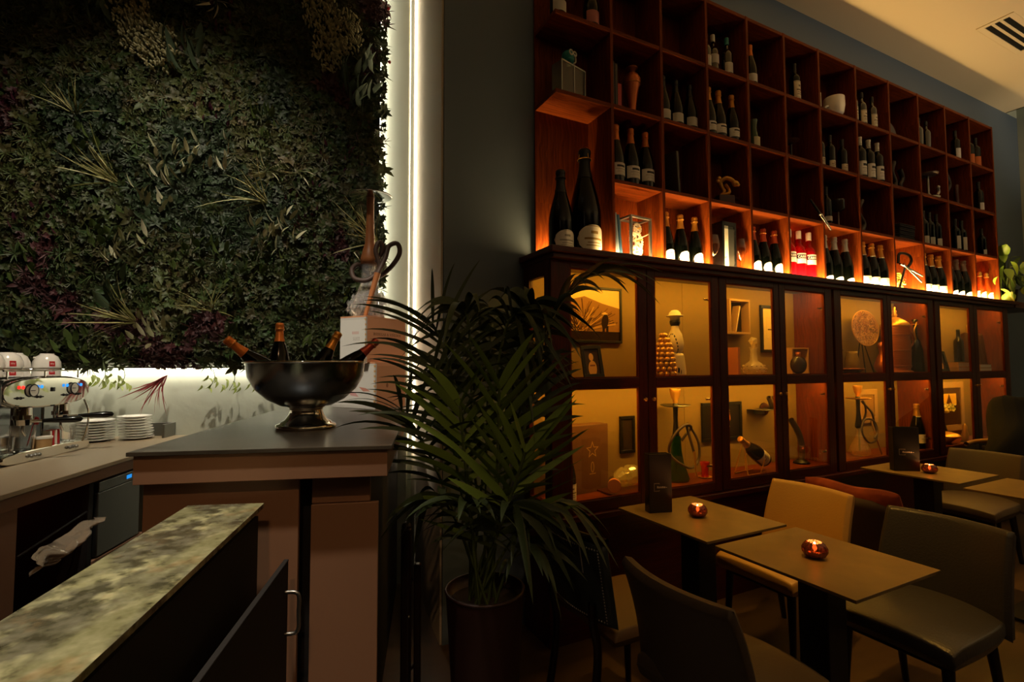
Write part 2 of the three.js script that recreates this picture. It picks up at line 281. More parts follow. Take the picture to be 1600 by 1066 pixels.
strip('cove_led_strip', 'warm white light strip at the right edge of the plaster board, upper length', bar(-0.15, 2.7, 3.715), bar(-0.15, 4.5, 3.715), [CT, 0, ST], 0.02, L.coveColor, L.cove, 10);

// ---------------------------------------------------------------- unseen lamps outside the frame, placed to light the room
function globe(x, y, z, color, power, label) {  // unseen globe lamp, placed out of view for warm ambient light
  const o = thing('unseen_globe_lamp', label, 'lamp', [x, y, z]);
  part('glass_globe', sph(0.13), glowMat(color, 1.2), o);
  part('cap', cyl(0.04, 0.03, 0.05, 0.115), M.brass, o); part('cord', rod([0, 0.16, 0], [0, 4.57 - y, 0], 0.004), M.black, o);
  const l = new THREE.PointLight(color, power, 0, 2); l.castShadow = true; l.shadow.radius = 6; o.add(l);
}
globe(1.6, 4.15, 2.6, L.globeColor, L.globe, 'unseen warm globe lamp behind the camera, placed for ambient light');
globe(5.2, 4.15, 2.2, L.globeColor, L.globe * 0.8, 'unseen warm globe lamp out of view on the right, placed for ambient light');
globe(-2.2, 4.15, 2.2, L.globeColor, L.globe * 0.7, 'unseen warm globe lamp out of view on the left, placed for ambient light');
function downlight(x, z, tx, ty, tz, power, angle, color, label) {  // unseen ceiling lamp, placed out of view to light its target
  const o = thing('unseen_downlight', label, 'lamp', [x, 4.57, z]);
  part('trim_ring', torus(0.06, 0.008, -0.004, 28), M.white, o); part('led_disc', cyl(0.055, 0.055, 0.004, -0.006, 24), glowMat(color, 2), o);
  const l = new THREE.SpotLight(color, power, 0, angle, 1, 2); l.position.set(0, -0.02, 0); l.castShadow = true; l.shadow.radius = 3;
  l.target.position.set(tx - x, ty - 4.57, tz - z); o.add(l, l.target);
}
downlight(-0.25, -1.05, -0.25, 1.1, -1.25, L.spot, 0.32, L.spotColor, 'unseen ceiling downlight placed to light the stone ledge of the bar');
downlight(-0.5, -1.7, -0.7, 2.15, -3.5, L.spot * 0.8, 0.58, L.spotColor, 'unseen ceiling downlight placed to light the bar and the plant panel');

downlight(2.2, -1.25, 2.3, 0.7, -1.5, L.spot * 0.55, 0.26, 0xffb84a, 'unseen amber ceiling downlight placed to light the two nearer tables');
downlight(4.2, -1.5, 4.2, 0.7, -1.75, L.spot * 0.6, 0.25, 0xffb84a, 'unseen amber ceiling downlight placed to light the far tables');
downlight(...[0, 2].map((k) => bar(-0.95, 4.57, 1.0)[k]), ...bar(-0.36, 1.55, 3.1), L.spot * 1.3, 0.15, L.spotColor, 'narrow ceiling downlight aimed at the wine crates and the hookah');
downlight(...[0, 2].map((k) => bar(-0.45, 4.57, -1.3)[k]), ...bar(-0.5, 1.0, 1.7), L.spot * 0.3, 0.3, 0xffc890, 'ceiling downlight behind the photographer aimed at the bar front');
function uplighter(x, z, tx, ty, tz, power, angle, label) {
  const o = thing('unseen_uplighter', label, 'lamp', [x, 0, z]);
  part('lamp_base', lathe([[0.001, 0], [0.16, 0], [0.15, 0.02], [0.001, 0.025]]), M.brass, o); part('lamp_pole', rod([0, 0.02, 0], [0, 0.9, 0], 0.012), M.brass, o);
  part('reflector_bowl', lathe([[0.02, 0.89], [0.09, 0.92], [0.15, 1.0], [0.145, 1.0], [0.085, 0.928], [0.001, 0.9]], 36), M.brass, o); part('lamp_glow', cyl(0.11, 0.11, 0.004, 0.96, 30), glowMat(L.upColor, 2), o);
  const l = new THREE.SpotLight(L.upColor, power, 0, angle, 0.6, 2); l.position.set(0, 1.01, 0); l.castShadow = true; l.shadow.radius = 8; l.target.position.set(tx - x, ty, tz - z); o.add(l, l.target);
}
uplighter(7.25, 1.6, 6.6, 4.57, 0.8, L.up, 0.95, 'unseen brass uplighter at the far right, placed to light the ceiling');
uplighter(7.8, 0.8, 8.42, 4.0, -1.6, L.up * 0.4, 0.3, 'unseen brass uplighter placed to light the pale right wall');
uplighter(1.2, 3.6, 1.2, 4.57, 2.6, L.up * 0.5, 0.8, 'unseen brass uplighter behind the camera, placed to light the ceiling');

// ---------------------------------------------------------------- ceiling vent
{
  const o = thing('ceiling_vent', 'white slotted air vent set in the ceiling above the bookcase', 'vent', [6.24, 4.57, -1.95]);
  part('vent_frame', [bb(-0.42, 0.42, -0.008, -0.001, -0.13, -0.085, 0.002), bb(-0.42, 0.42, -0.008, -0.001, 0.085, 0.13, 0.002), bb(-0.42, -0.375, -0.008, -0.001, -0.085, 0.085, 0.002), bb(0.375, 0.42, -0.008, -0.001, -0.085, 0.085, 0.002)], M.ceiling, o);
  part('vent_backing', bb(-0.375, 0.375, -0.002, -0.001, -0.085, 0.085), M.black, o);
  for (const z of [-0.029, 0.029]) part('vent_slat', bb(-0.375, 0.375, -0.008, -0.003, z - 0.011, z + 0.011, 0.002), M.ceiling, o);
}

// ---------------------------------------------------------------- bar
const barTop = 1.25;
function barThing(name, label, cat, lat, h, dep, turn = 0, group) { return thing(name, label, cat, bar(lat, h, dep), -TH + turn, group); }
{ // local frame: x = lateral, z = -depth
  const o = barThing('bar_counter', 'brown panelled bar counter with a thin dark slate top carrying the steel bowl', 'counter', 0, 0, 0);
  const B = (x0, x1, y0, y1, d0, d1, r, al) => bb(x0, x1, y0, y1, -d1, -d0, r, al);
  part('countertop', metric(extr(poly([[-0.875, 1.655], [-0.118, 1.655], [-0.118, 3.3], [-0.19, 3.645], [-0.875, 3.645]]), 0.01, 0.001).rotateX(-PI / 2).translate(0, barTop - 0.011, 0), 'z'), M.slate, o);
  part('fascia', [B(-0.862, -0.131, 1.152, barTop - 0.0125, 1.665, 1.69, 0.002), B(-0.862, -0.842, 1.152, barTop - 0.0125, 1.691, 3.64, 0.002), B(-0.151, -0.131, 1.152, barTop - 0.0125, 1.691, 3.25, 0.002)], M.barPaint, o);
  part('front_panel', B(-0.85, -0.405, 0, 1.1515, 1.70, 1.72, 0.002), M.barPaint, o);
  part('corner_panel', [B(-0.372, -0.19, 1.06, 1.1515, 1.73, 1.75, 0.002), B(-0.372, -0.163, 0, 1.058, 1.72, 1.74, 0.002)], M.barPaint, o);
  part('carcass', B(-0.83, -0.215, 0, 1.15, 1.76, 3.6, 0), M.barDark, o);
}
{
  const o = barThing('ledge_counter', 'low bar wall in the foreground with a mottled green stone ledge', 'counter', 0, 0, 0);
  part('stone_ledge', metric(extr(poly([[-0.703, 1.65], [-0.49, 1.64], [-0.44, 0.2], [-0.66, 0.2]].map(([x, d]) => [x, d])), 0.012, 0.001).rotateX(-PI / 2).translate(0, 1.078, 0), 'z'), M.ledgeStone, o);
  part('ledge_body', metric(extr(poly([[-0.69, 1.645], [-0.503, 1.635], [-0.455, 0.2], [-0.645, 0.2]]), 1.055).rotateX(-PI / 2), 'z'), M.barDark, o);
  part('shadow_gap_strip', metric(extr(poly([[-0.68, 1.64], [-0.515, 1.63], [-0.47, 0.2], [-0.635, 0.2]]), 0.021).rotateX(-PI / 2).translate(0, 1.056, 0), 'z'), M.black, o);
}
{ // low swing gate between ledge and bar, with its upright handle
  const o = barThing('bar_gate', 'low dark gate beside the bar ledge with an upright metal handle', 'gate', -0.42, 0, 1.63);
  part('gate_panel', bb(-0.006, 0.006, 0.0, 0.918, 0.0, 0.75, 0.002), M.barDark, o);
  part('gate_cap', bb(-0.007, 0.007, 0.9182, 0.925, 0.0, 0.75, 0.002), M.barDark, o);
  part('gate_handle', tube([[0.004, 0.72, 0.03], [0.04, 0.725, 0.03], [0.044, 0.78, 0.03], [0.04, 0.835, 0.03], [0.004, 0.84, 0.03]], 0.006, 24), M.brushed, o);
}
// service counter along the left, with a dark bay, a bin bag and an under-counter fridge
{
  const o = barThing('service_counter', 'service counter on the left with a grey stone top and brown front', 'counter', 0, 0, 0);
  const B = (x0, x1, y0, y1, d0, d1, r, al) => bb(x0, x1, y0, y1, -d1, -d0, r, al);
  part('worktop', B(-2.55, -1.475, 1.035, 1.055, 0.6, 3.645, 0.003, 'z'), M.worktop, o);
  part('front_edge', B(-1.51, -1.485, 0.985, 1.0345, 0.6, 3.6, 0.002), M.barPaint, o);
  part('end_panel', B(-2.5, -1.49, 0, 0.9845, 0.6, 2.15, 0.002), M.barPaint, o);
  part('bay_back', [B(-2.5, -2.45, 0, 1.034, 2.151, 3.6), B(-2.449, -1.5, 0, 0.03, 2.151, 2.58)], M.barDark, o);
  part('divider', B(-2.44, -1.495, 0, 0.9845, 2.555, 2.585, 0.002), M.barDark, o);
  part('plinth', B(-2.44, -1.49, 0.52, 0.63, 2.586, 3.0, 0.002), M.barPaint, o);
  part('upstand', [B(-1.78, -1.64, 1.0555, 1.14, 3.62, 3.645, 0.002), B(-1.655, -1.64, 1.0555, 1.14, 3.5, 3.619, 0.002)], M.brushed, o);
}
{
  const o = barThing('undercounter_fridge', 'grey steel under-counter fridge with a small blue display', 'fridge', -1.5, 0.635, 2.78);
  part('body', bb(-0.6, -0.02, 0, 0.34, -0.17, 0.17, 0.004), M.black, o);
  part('door', bb(-0.019, 0.01, 0.003, 0.29, -0.168, 0.168, 0.004), M.brushed, o);
  part('control_panel', bb(-0.019, 0.012, 0.294, 0.338, -0.168, 0.168, 0.003), M.brushed, o);
  part('blue_display', bb(0.0118, 0.0135, 0.308, 0.326, -0.085, -0.045), glowMat(0x2aa0ff, 0.8), o);
}
{ // clear plastic bag drooping out of the dark bay
  const r = rng(5), n = fbm(91, 6, 3);
  const o = barThing('plastic_bag', 'crumpled clear plastic bag hanging out of the dark bay under the counter', 'bag', -1.5, 0, 2.36);
  const surf = (u, v) => { const top = 0.795 + 0.045 * u + 0.012 * Math.sin(u * 11), h = 0.1 * (1 - 0.55 * u) * Math.pow(Math.sin(PI * Math.min(1, 0.12 + u * 0.95)), 0.35), b = (n(u * 1.1, v * 0.5) - 0.5) * 0.06 + (n(u * 2.1, v * 1.3) - 0.5) * 0.012; return V(0.03 + 0.05 * Math.sin(PI * v) + b, top - h * (1 - v), 0.19 - 0.4 * u); };
  part('film', pad(surf, 44, 18, 0.003, 20), phys(0xe8dcc8, 0.12, { transmission: 0.75, thickness: 0, clearcoat: 1 }), o);
  part('bag_rim_rail', rod([0.0, 0.80, 0.19], [0.0, 0.86, -0.19], 0.004), M.black, o);
}
single('red_standby_lamp', sph(0.006), glowMat(0xff1808, 6), 'tiny red standby lamp glowing in the dark bay under the counter', 'light', bar(-1.9, 0.98, 2.4));
{ const l = new THREE.PointLight(0xff2010, 0.012, 0, 2); l.position.set(...bar(-1.9, 0.98, 2.4)); scene.add(l); l.name = 'standby_light'; }

// espresso machine: front faces +x of its frame
{
  const o = barThing('espresso_machine', 'chrome two group espresso machine with an oval front plate and gauges', 'espresso machine', -1.87, 1.055, 2.88);
  const el = (w, h, k = 2.6) => { const s = new THREE.Shape(), N = 48; for (let i = 0; i <= N; i++) { const a = i / N * 2 * PI, c = Math.cos(a), q = Math.sin(a), x = w / 2 * Math.sign(c) * Math.pow(Math.abs(c), 2 / k), y = h / 2 * Math.sign(q) * Math.pow(Math.abs(q), 2 / k); i ? s.lineTo(x, y) : s.moveTo(x, y); } return s; };
  const face = (g) => g.rotateY(PI / 2);
  part('front_plate', face(extr(el(0.57, 0.135), 0.012, 0.005, 8)).translate(-0.02, 0.325, 0), M.chrome, o);
  part('upper_body', face(extr(el(0.6, 0.145), 0.34, 0.006, 8)).translate(-0.375, 0.325, 0), M.steel, o);
  part('end_cap', bb(-0.37, 0.005, 0.25, 0.385, 0.285, 0.36, 0.03), M.blackGloss, o);
  part('column', [bb(-0.36, -0.1, 0.03, 0.27, -0.24, -0.1, 0.01), bb(-0.36, -0.1, 0.03, 0.27, 0.1, 0.32, 0.01)], M.steel, o);
  part('drip_tray', [bb(-0.36, -0.006, 0.008, 0.045, -0.28, 0.28, 0.008)], M.steel, o);
  part('tray_front', face(extr(el(0.575, 0.045, 4), 0.012, 0.004, 8)).translate(-0.01, 0.027, 0), M.chrome, o);
  for (const z of [0.11, -0.15]) part('tray_knob', [rod([0.012, 0.027, z - 0.022], [0.012, 0.027, z + 0.022], 0.004), sph(0.009, 0.014, 0.027, z - 0.024), sph(0.009, 0.014, 0.027, z + 0.024), sph(0.007, 0.014, 0.027, z)], M.brushed, o);
  for (const z of [0.125, -0.155]) { const g = part('gauge', [face(new THREE.TorusGeometry(0.028, 0.0032, 8, 28)).translate(0.006, 0.335, z)], M.black, o); part('dial', face(cyl(0.028, 0.028, 0.004, 0, 24).rotateX(PI / 2)).translate(0.004, 0.335, z), M.white, g); part('needle', bb(0.0085, 0.0105, 0.334, 0.337, z - 0.004, z + 0.022), M.black, g); }
  for (const [z, c, k] of [[0.19, 0xff2a20, 2], [0.075, 0x2a90ff, 1.5], [-0.1, 0x2a90ff, 1.5], [-0.205, 0x2a90ff, 1.5]]) part('indicator_light', face(cyl(0.008, 0.008, 0.004, 0, 14).rotateX(PI / 2)).translate(0.0035, 0.352, z), glowMat(c, k), o);
  for (const z of [0.2, 0.08, -0.1, -0.19]) part('rocker_switch', [rod([0.004, 0.303, z - 0.018], [0.006, 0.303, z + 0.014], 0.0035), sph(0.007, 0.004, 0.303, z)], M.black, o);
  part('badge', bb(0.0, 0.0045, 0.325, 0.345, -0.018, -0.004, 0.001), M.black, o);
  for (const z of [0.13, -0.12]) {
    part('group_head', [cyl(0.035, 0.032, 0.05, 0.205, 22).translate(-0.03, 0, z), cyl(0.04, 0.04, 0.02, 0.2, 22).translate(-0.03, 0, z)], M.chrome, o);
    const pf = part('portafilter', [cyl(0.03, 0.034, 0.026, 0.172, 22).translate(-0.03, 0, z), rod([0, 0.19, z], [0.04, 0.19, z - 0.02], 0.007, 0.008)], M.chrome, o);
    part('handle', lathe([[0.001, 0], [0.009, 0.002], [0.011, 0.03], [0.016, 0.09], [0.017, 0.12], [0.013, 0.145], [0.001, 0.152]], 16).rotateZ(-PI / 2).rotateY(0.5).translate(0.035, 0.19, z - 0.018), M.blackGloss, pf);
    part('spout', tube([[-0.03, 0.172, z], [-0.03, 0.14, z], [-0.028, 0.12, z - 0.012]], 0.006, 12), M.chrome, pf);
  }
  part('cup_rail', [tube([[-0.02, 0.43, 0.27], [-0.02, 0.43, -0.24], [-0.06, 0.43, -0.27], [-0.33, 0.43, -0.27]], 0.004, 40), ...[0.25, 0.02, -0.22].map((z) => rod([-0.02, 0.39, z], [-0.02, 0.43, z], 0.004))], M.chrome, o);
  part('steam_wand', tube([[0.0, 0.27, -0.245], [0.02, 0.2, -0.25], [0.03, 0.1, -0.22], [0.025, 0.05, -0.2]], 0.005, 24), M.chrome, o);
}
const logoTex = canvasTex(64, 64, (c) => { c.fillStyle = '#b4161c'; c.fillRect(0, 0, 64, 64); c.fillStyle = '#f0e6dc'; c.font = 'bold 26px serif'; c.textAlign = 'center'; c.fillText('illy', 32, 40); });
{
  const cup = (label, lat, dep, h) => {
    const o = barThing('coffee_cup', label, 'cup', lat, h, dep, 0, 'cups on the espresso machine');
    part('bowl', lathe([[0.058, 0], [0.06, 0.002], [0.057, 0.03], [0.045, 0.058], [0.03, 0.068], [0.028, 0.074], [0.001, 0.074]], 28), M.ceramicWhite, o);
    part('logo', new THREE.CylinderGeometry(0.0565, 0.0605, 0.026, 8, 1, true, 0.75, 0.42).translate(0, 0.021, 0), mat(0xffffff, 0.4, 0, { map: logoTex }), o);
    part('cup_handle', new THREE.TorusGeometry(0.018, 0.005, 8, 18, PI).rotateZ(PI / 2).rotateY(PI).translate(-0.054, 0.035, 0).rotateY(0.9), M.ceramicWhite, o);
    return o;
  };
  const spots = [[-1.96, 2.62], [-1.98, 2.755], [-2.03, 2.87], [-1.97, 2.99], [-2.12, 2.62], [-2.14, 2.76]];
  const which = ['at the black end', 'second from the black end', 'third from the black end', 'farthest from the black end', 'behind at the black end', 'behind, second along'];
  spots.forEach(([l, d], i) => { for (let k = 0; k < 2; k++) cup((k ? 'upper' : 'lower') + ' white cup with red logo on the coffee machine, pile ' + which[i], l, d, 1.456 + k * 0.042); });
}
{ // glasses and packs standing on the drip tray and beside it
  const tumbler = (label, lat, dep, h, s = 1) => { const o = barThing('glass_tumbler', label, 'glass', lat, h, dep, 0, 'glasses on the espresso machine'); part('glass', lathe([[0.001, 0], [0.03 * s, 0], [0.036 * s, 0.09 * s], [0.034 * s, 0.09 * s], [0.028 * s, 0.008], [0.001, 0.008]], 24), M.clear, o); };
  tumbler('clear tumbler on the drip tray at the black end of the machine', -1.905, 2.66, 1.102, 0.9); tumbler('clear tumbler on the drip tray below the second handle', -1.905, 3.06, 1.102, 1); tumbler('clear tumbler behind the drip tray beside the plates', -1.93, 3.2, 1.0555, 1.1);
  tumbler('tall clear glass jug on the drip tray, second from the black end', -1.92, 2.78, 1.102, 1.35);
  const t = barThing('coffee_tin', 'small round beige tin on the drip tray of the coffee machine', 'tin', -1.9, 1.102, 2.88); part('tin_body', cyl(0.036, 0.036, 0.045, 0, 26), M.tan, t); part('tin_lid', cyl(0.038, 0.038, 0.01, 0.045, 26), M.paper, t);
  const p = barThing('sugar_packs', 'row of red and white sugar sachets standing behind the beige tin', 'sachets', -1.93, 1.102, 2.98); for (let i = 0; i < 4; i++) part('sachet', bb(-0.02, 0.02, 0, 0.075, -0.035 + i * 0.018, -0.026 + i * 0.018, 0.002).rotateX(0.06), i % 2 ? M.paper : M.red, p);
  const q = barThing('red_spoon', 'red plastic spoon standing in a glass on the machine', 'spoon', -1.94, 1.115, 2.84); part('spoon_stem', rod([0, 0, 0], [0.01, 0.11, -0.03], 0.003), M.red, q); part('spoon_bowl', sph(0.014, 0.012, 0.12, -0.034, 1, 1.5, 0.5), M.red, q);
}
{ // plates
  const plate = (label, lat, dep, h, r, g) => { const o = barThing('side_plate', label, 'plate', lat, h, dep, 0, g); part('dish', lathe([[0.001, 0], [r * 0.55, 0], [r * 0.6, 0.003], [r, 0.0125], [r, 0.0155], [r * 0.62, 0.0075], [r * 0.5, 0.005], [0.001, 0.005]], 36), M.ceramicWhite, o); return o; };
  const ord = ['bottom', 'second', 'third', 'fourth', 'fifth', 'sixth', 'seventh', 'eighth', 'ninth', 'tenth'];
  const r = rng(8), a = plate('white plate, bottom of the stack beside the coffee machine', -2.0, 3.43, 1.0555, 0.108, 'plates stacked beside the coffee machine');
  for (let k = 1; k < 8; k++) copy(a, bar(-2.0 + (r() - 0.5) * 0.006, 1.0555 + k * 0.016, 3.43 + (r() - 0.5) * 0.006), -TH, k === 7 ? 'white plate on top of the stack beside the coffee machine' : 'white plate, ' + ord[k] + ' from bottom of the stack beside the coffee machine');
  const b = plate('white saucer, bottom of the leaning stack near the bar corner', -1.795, 3.5, 1.0555, 0.09, 'plates stacked near the bar corner');
  for (let k = 1; k < 9; k++) copy(b, bar(-1.795 - k * 0.002 + (r() - 0.5) * 0.006, 1.0555 + k * 0.016, 3.5), -TH, k === 8 ? 'white saucer on top of the leaning stack near the bar corner' : 'white saucer, ' + ord[k] + ' from bottom of the leaning stack near the bar corner');
}

// ---------------------------------------------------------------- bottles (local z forward, standard height about 0.3, scaled)
const textTex = (w, h, bg, rows) => canvasTex(w, h, (c) => { c.fillStyle = bg; c.fillRect(0, 0, w, h); c.textAlign = 'center'; for (const [t, x, y, f, col] of rows) { c.font = f; c.fillStyle = col; c.fillText(t, x, y); } });
const lines = (bg, ink, top) => canvasTex(128, 96, (c) => { c.fillStyle = bg; c.fillRect(0, 0, 128, 96); c.strokeStyle = ink; c.lineWidth = 2; c.strokeRect(5, 5, 118, 86); c.fillStyle = ink; for (const [y, w, h] of [[22, 30, 10], [46, 76, 7], [62, 54, 3], [72, 64, 3]]) c.fillRect(64 - w / 2, y, w, h); if (top) { c.fillStyle = top; c.fillRect(34, 18, 60, 16); } });
const LT = {
  white: mat(0xffffff, 0.65, 0, { map: lines('#efeae0', '#a8a298') }), cream: mat(0xffffff, 0.65, 0, { map: lines('#e0d3b4', '#7a6a50') }), rose: mat(0xffffff, 0.65, 0, { map: lines('#f4eee6', '#c08a80') }),
  gold: mat(0xffffff, 0.65, 0, { map: lines('#efe6d0', '#a0803c') }), orange: mat(0xc0601c, 0.6), pink: mat(0xb06a68, 0.6), whiteBlock: mat(0xffffff, 0.65, 0, { map: lines('#e6e2da', '#b8b2a8', '#2a2a2c') }), plain: mat(0xc8c4ba, 0.65),
};
LT.camp = mat(0xffffff, 0.6, 0, { map: canvasTex(256, 160, (c) => { c.fillStyle = '#ece8dc'; c.fillRect(0, 0, 256, 160); c.fillStyle = '#15182c'; c.fillRect(0, 22, 256, 62); c.fillStyle = '#f4f0e4'; c.font = 'bold 52px sans-serif'; c.textAlign = 'center'; c.fillText('CAMPARI', 128, 72); c.fillStyle = '#c8c4b8'; for (let i = 0; i < 4; i++) c.fillRect(60, 96 + i * 14, 136, 5); }) });
function patch(r, y0, y1, half, oval = false, n = 16) { // label lying on a bottle of radius r, facing +z
  const P = [], U = [], I = [], m = oval ? 6 : 1;
  for (let i = 0; i <= n; i++) { const q = -1 + 2 * i / n, a = q * half, e = oval ? Math.sqrt(Math.max(0, 1 - q * q)) : 1; for (let j = 0; j <= m; j++) { const t = j / m, y = (y0 + y1) / 2 + (t - 0.5) * (y1 - y0) * e; P.push(Math.sin(a) * r, y, Math.cos(a) * r); U.push(i / n, (y - y0) / (y1 - y0)); } }
  for (let i = 0; i < n; i++) for (let j = 0; j < m; j++) { const a = i * (m + 1) + j, b = a + m + 1; I.push(a, b, a + 1, b, b + 1, a + 1); }
  const g = new THREE.BufferGeometry(); g.setAttribute('position', new THREE.Float32BufferAttribute(P, 3)); g.setAttribute('uv', new THREE.Float32BufferAttribute(U, 2)); g.setIndex(I); g.computeVertexNormals(); return g;
}
const seg = (v) => v.map(([a, b]) => [a, b]);
function bottleParts(o, k) { // k: kind, H height, glass, foil, label, labelMat
  const s = k.H / 0.305;
  if (k.kind === 'champ') {
    part('glass_body', lathe([[0.001, 0.004], [0.03, 0], [0.041, 0.001], [0.044, 0.008], [0.044, 0.115], [0.0425, 0.135], [0.037, 0.165], [0.028, 0.2], [0.0195, 0.228], [0.0155, 0.25], [0.0145, 0.285], [0.001, 0.286]].map(([a, b]) => [a * s, b * s])), k.glass || M.bottleGlass, o);
    const f = part('foil_capsule', lathe([[0.0222, 0.222], [0.0172, 0.247], [0.0158, 0.262], [0.0152, 0.272], [0.0185, 0.274], [0.0185, 0.279], [0.0155, 0.281], [0.0175, 0.292], [0.0178, 0.3], [0.014, 0.3055], [0.001, 0.3058]].map(([a, b]) => [a * s, b * s]), 22), k.foil, o);
    if (k.cage) part('wire_cage', [torus(0.0186 * s, 0.0013 * s, 0.2765 * s, 24), ...[0, 1, 2, 3].map((i) => rod([Math.cos(i * PI / 2) * 0.0186 * s, 0.277 * s, Math.sin(i * PI / 2) * 0.0186 * s], [Math.cos(i * PI / 2) * 0.013 * s, 0.307 * s, Math.sin(i * PI / 2) * 0.013 * s], 0.0009 * s))], M.gold, f);
    if (k.neck) part('neck_label', patch(0.0232 * s, 0.2 * s, 0.222 * s, 1.4), k.neck, o);
    if (k.label) { const [y0, y1, half, oval] = k.lab || [0.028, 0.085, 1.15, false]; part('label', patch(0.0445 * s, y0 * s, y1 * s, half, oval), LT[k.label], o); }
  } else if (k.kind === 'wine') {
    part('glass_body', lathe([[0.001, 0.004], [0.028, 0], [0.036, 0.001], [0.038, 0.007], [0.038, 0.185], [0.034, 0.205], [0.02, 0.222], [0.0145, 0.236], [0.0135, 0.29], [0.0148, 0.292], [0.0148, 0.302], [0.001, 0.304]].map(([a, b]) => [a * s, b * s])), k.glass || M.bottleGlass, o);
    part('capsule', lathe([[0.0152, 0.24], [0.0143, 0.25], [0.0142, 0.288], [0.0156, 0.291], [0.0156, 0.303], [0.001, 0.3052]].map(([a, b]) => [a * s, b * s]), 20), k.foil, o);
    if (k.label) { const [y0, y1, half] = k.lab || [0.05, 0.14, 1.2]; part('label', patch(0.0385 * s, y0 * s, y1 * s, half), LT[k.label], o); }
  } else if (k.kind === 'spirit') { // straight cylinder, round shoulder, short neck
    part('glass_body', lathe([[0.001, 0.004], [0.03, 0], [0.036, 0.002], [0.037, 0.01], [0.037, 0.18], [0.033, 0.2], [0.022, 0.216], [0.014, 0.226], [0.0125, 0.262], [0.001, 0.263]].map(([a, b]) => [a * s, b * s])), k.glass || M.brownGlass, o);
    part('cap', lathe([[0.0152, 0.255], [0.0152, 0.302], [0.0135, 0.305], [0.001, 0.305]].map(([a, b]) => [a * s, b * s]), 20), k.foil, o);
    if (k.label) { const [y0, y1, half] = k.lab || [0.05, 0.13, 1.2]; part('label', patch(0.0375 * s, y0 * s, y1 * s, half), LT[k.label], o); }
  } else if (k.kind === 'broad') { // broad-shouldered amber bottle with a drop body
    part('glass_body', lathe([[0.001, 0.004], [0.03, 0], [0.043, 0.002], [0.046, 0.02], [0.044, 0.08], [0.036, 0.13], [0.024, 0.165], [0.0165, 0.19], [0.015, 0.25], [0.001, 0.251]].map(([a, b]) => [a * s, b * s])), k.glass, o);
    part('stopper', lathe([[0.017, 0.25], [0.02, 0.255], [0.02, 0.264], [0.015, 0.268], [0.018, 0.285], [0.014, 0.3], [0.001, 0.305]].map(([a, b]) => [a * s, b * s]), 20), k.foil, o);
    if (k.label) part('label', patch(0.0468 * s, 0.025 * s, 0.1 * s, 1.1, true), LT[k.label], o);
  }
  return o;
}
function bottle(k, pos, label, group, turn = 0) { return bottleParts(thing(k.name || (k.kind === 'champ' ? 'champagne_bottle' : k.kind === 'wine' ? 'wine_bottle' : 'spirit_bottle'), label, 'bottle', pos, turn, group), k); }
const ON = [3.559 + 0.0118, 3.089 + 0.0118, 2.621 + 0.0118, 2.1475];
function rowOf(k, row, xs, z, what, where, group, turns = []) {
  const pl = xs.length === 3 ? ['leftmost', 'middle', 'rightmost'] : ['left', 'right'];
  let first;
  xs.forEach((x, i) => { const lab = (xs.length > 1 ? pl[i] + ' of ' + (xs.length === 3 ? 'three ' : 'two ') + what + 's ' : what + ' ') + where, p = [x, ON[row], z];
    if (!first) first = bottle(k, p, lab, group || (xs.length > 1 ? what + 's ' + where : undefined), turns[i] || 0); else copy(first, p, turns[i] || 0, lab); });
}

// ---------------------------------------------------------------- things in the bookcase
const C = (foil, label, H = 0.36, more = {}) => ({ kind: 'champ', foil, label, H, ...more });
const W = (foil, label, H = 0.33, more = {}) => ({ kind: 'wine', foil, label, H, ...more });
const S = (foil, label, H = 0.3, more = {}) => ({ kind: 'spirit', foil, label, H, ...more });
const oval = { lab: [0.02, 0.09, 0.95, true], cage: true };
// lit bottom row
rowOf(C(M.goldFoil, 'rose', 0.36, oval), 3, [2.385, 2.515, 2.645], -2.475, 'gold-necked champagne bottle', 'left of the boxed bottle', 0, [0, 0, 0]);
rowOf(C(M.redFoil, 'rose', 0.365, oval), 3, [3.23, 3.345, 3.47], -2.475, 'red-foiled champagne bottle', 'with oval labels in the lit bottom row');
rowOf({ kind: 'spirit', foil: M.paper, label: 'camp', H: 0.4, glass: M.aperitif, lab: [0.105, 0.165, 1.25], name: 'aperitif_bottle' }, 3, [3.64, 3.76, 3.885], -2.475, 'bright red aperitif bottle', 'in the lit bottom row of the bookcase');
rowOf(C(M.silverFoil, 'rose', 0.4, { lab: [0.0, 0.05, 1.0, true] }), 3, [4.075, 4.21, 4.36], -2.47, 'silver-foiled champagne bottle', 'just right of the red aperitif bottles');
rowOf(C(M.goldFoil, 'gold', 0.4, { lab: [0.028, 0.078, 1.25], neck: LT.gold, cage: true }), 3, [4.6, 4.735, 4.87], -2.465, 'gold-foiled sparkling bottle', 'left of the glass jar');
rowOf(C(M.goldFoil, 'gold', 0.4, { lab: [0.028, 0.078, 1.25], neck: LT.gold, cage: true }), 3, [5.59, 5.725, 5.87], -2.465, 'gold-foiled sparkling bottle', 'right of the glass jar');
rowOf(C(M.greyFoil, 'rose', 0.4, { lab: [0.0, 0.06, 1.0, true] }), 3, [6.08, 6.21, 6.36], -2.465, 'grey-foiled champagne bottle', 'in the last but one lit cubby');
rowOf({ kind: 'broad', foil: M.gold, label: 'gold', H: 0.32, glass: M.amberGlass, name: 'amber_bottle' }, 3, [6.56, 6.70, 6.85], -2.465, 'glowing amber bottle', 'in the last lit cubby by the trailing plant');
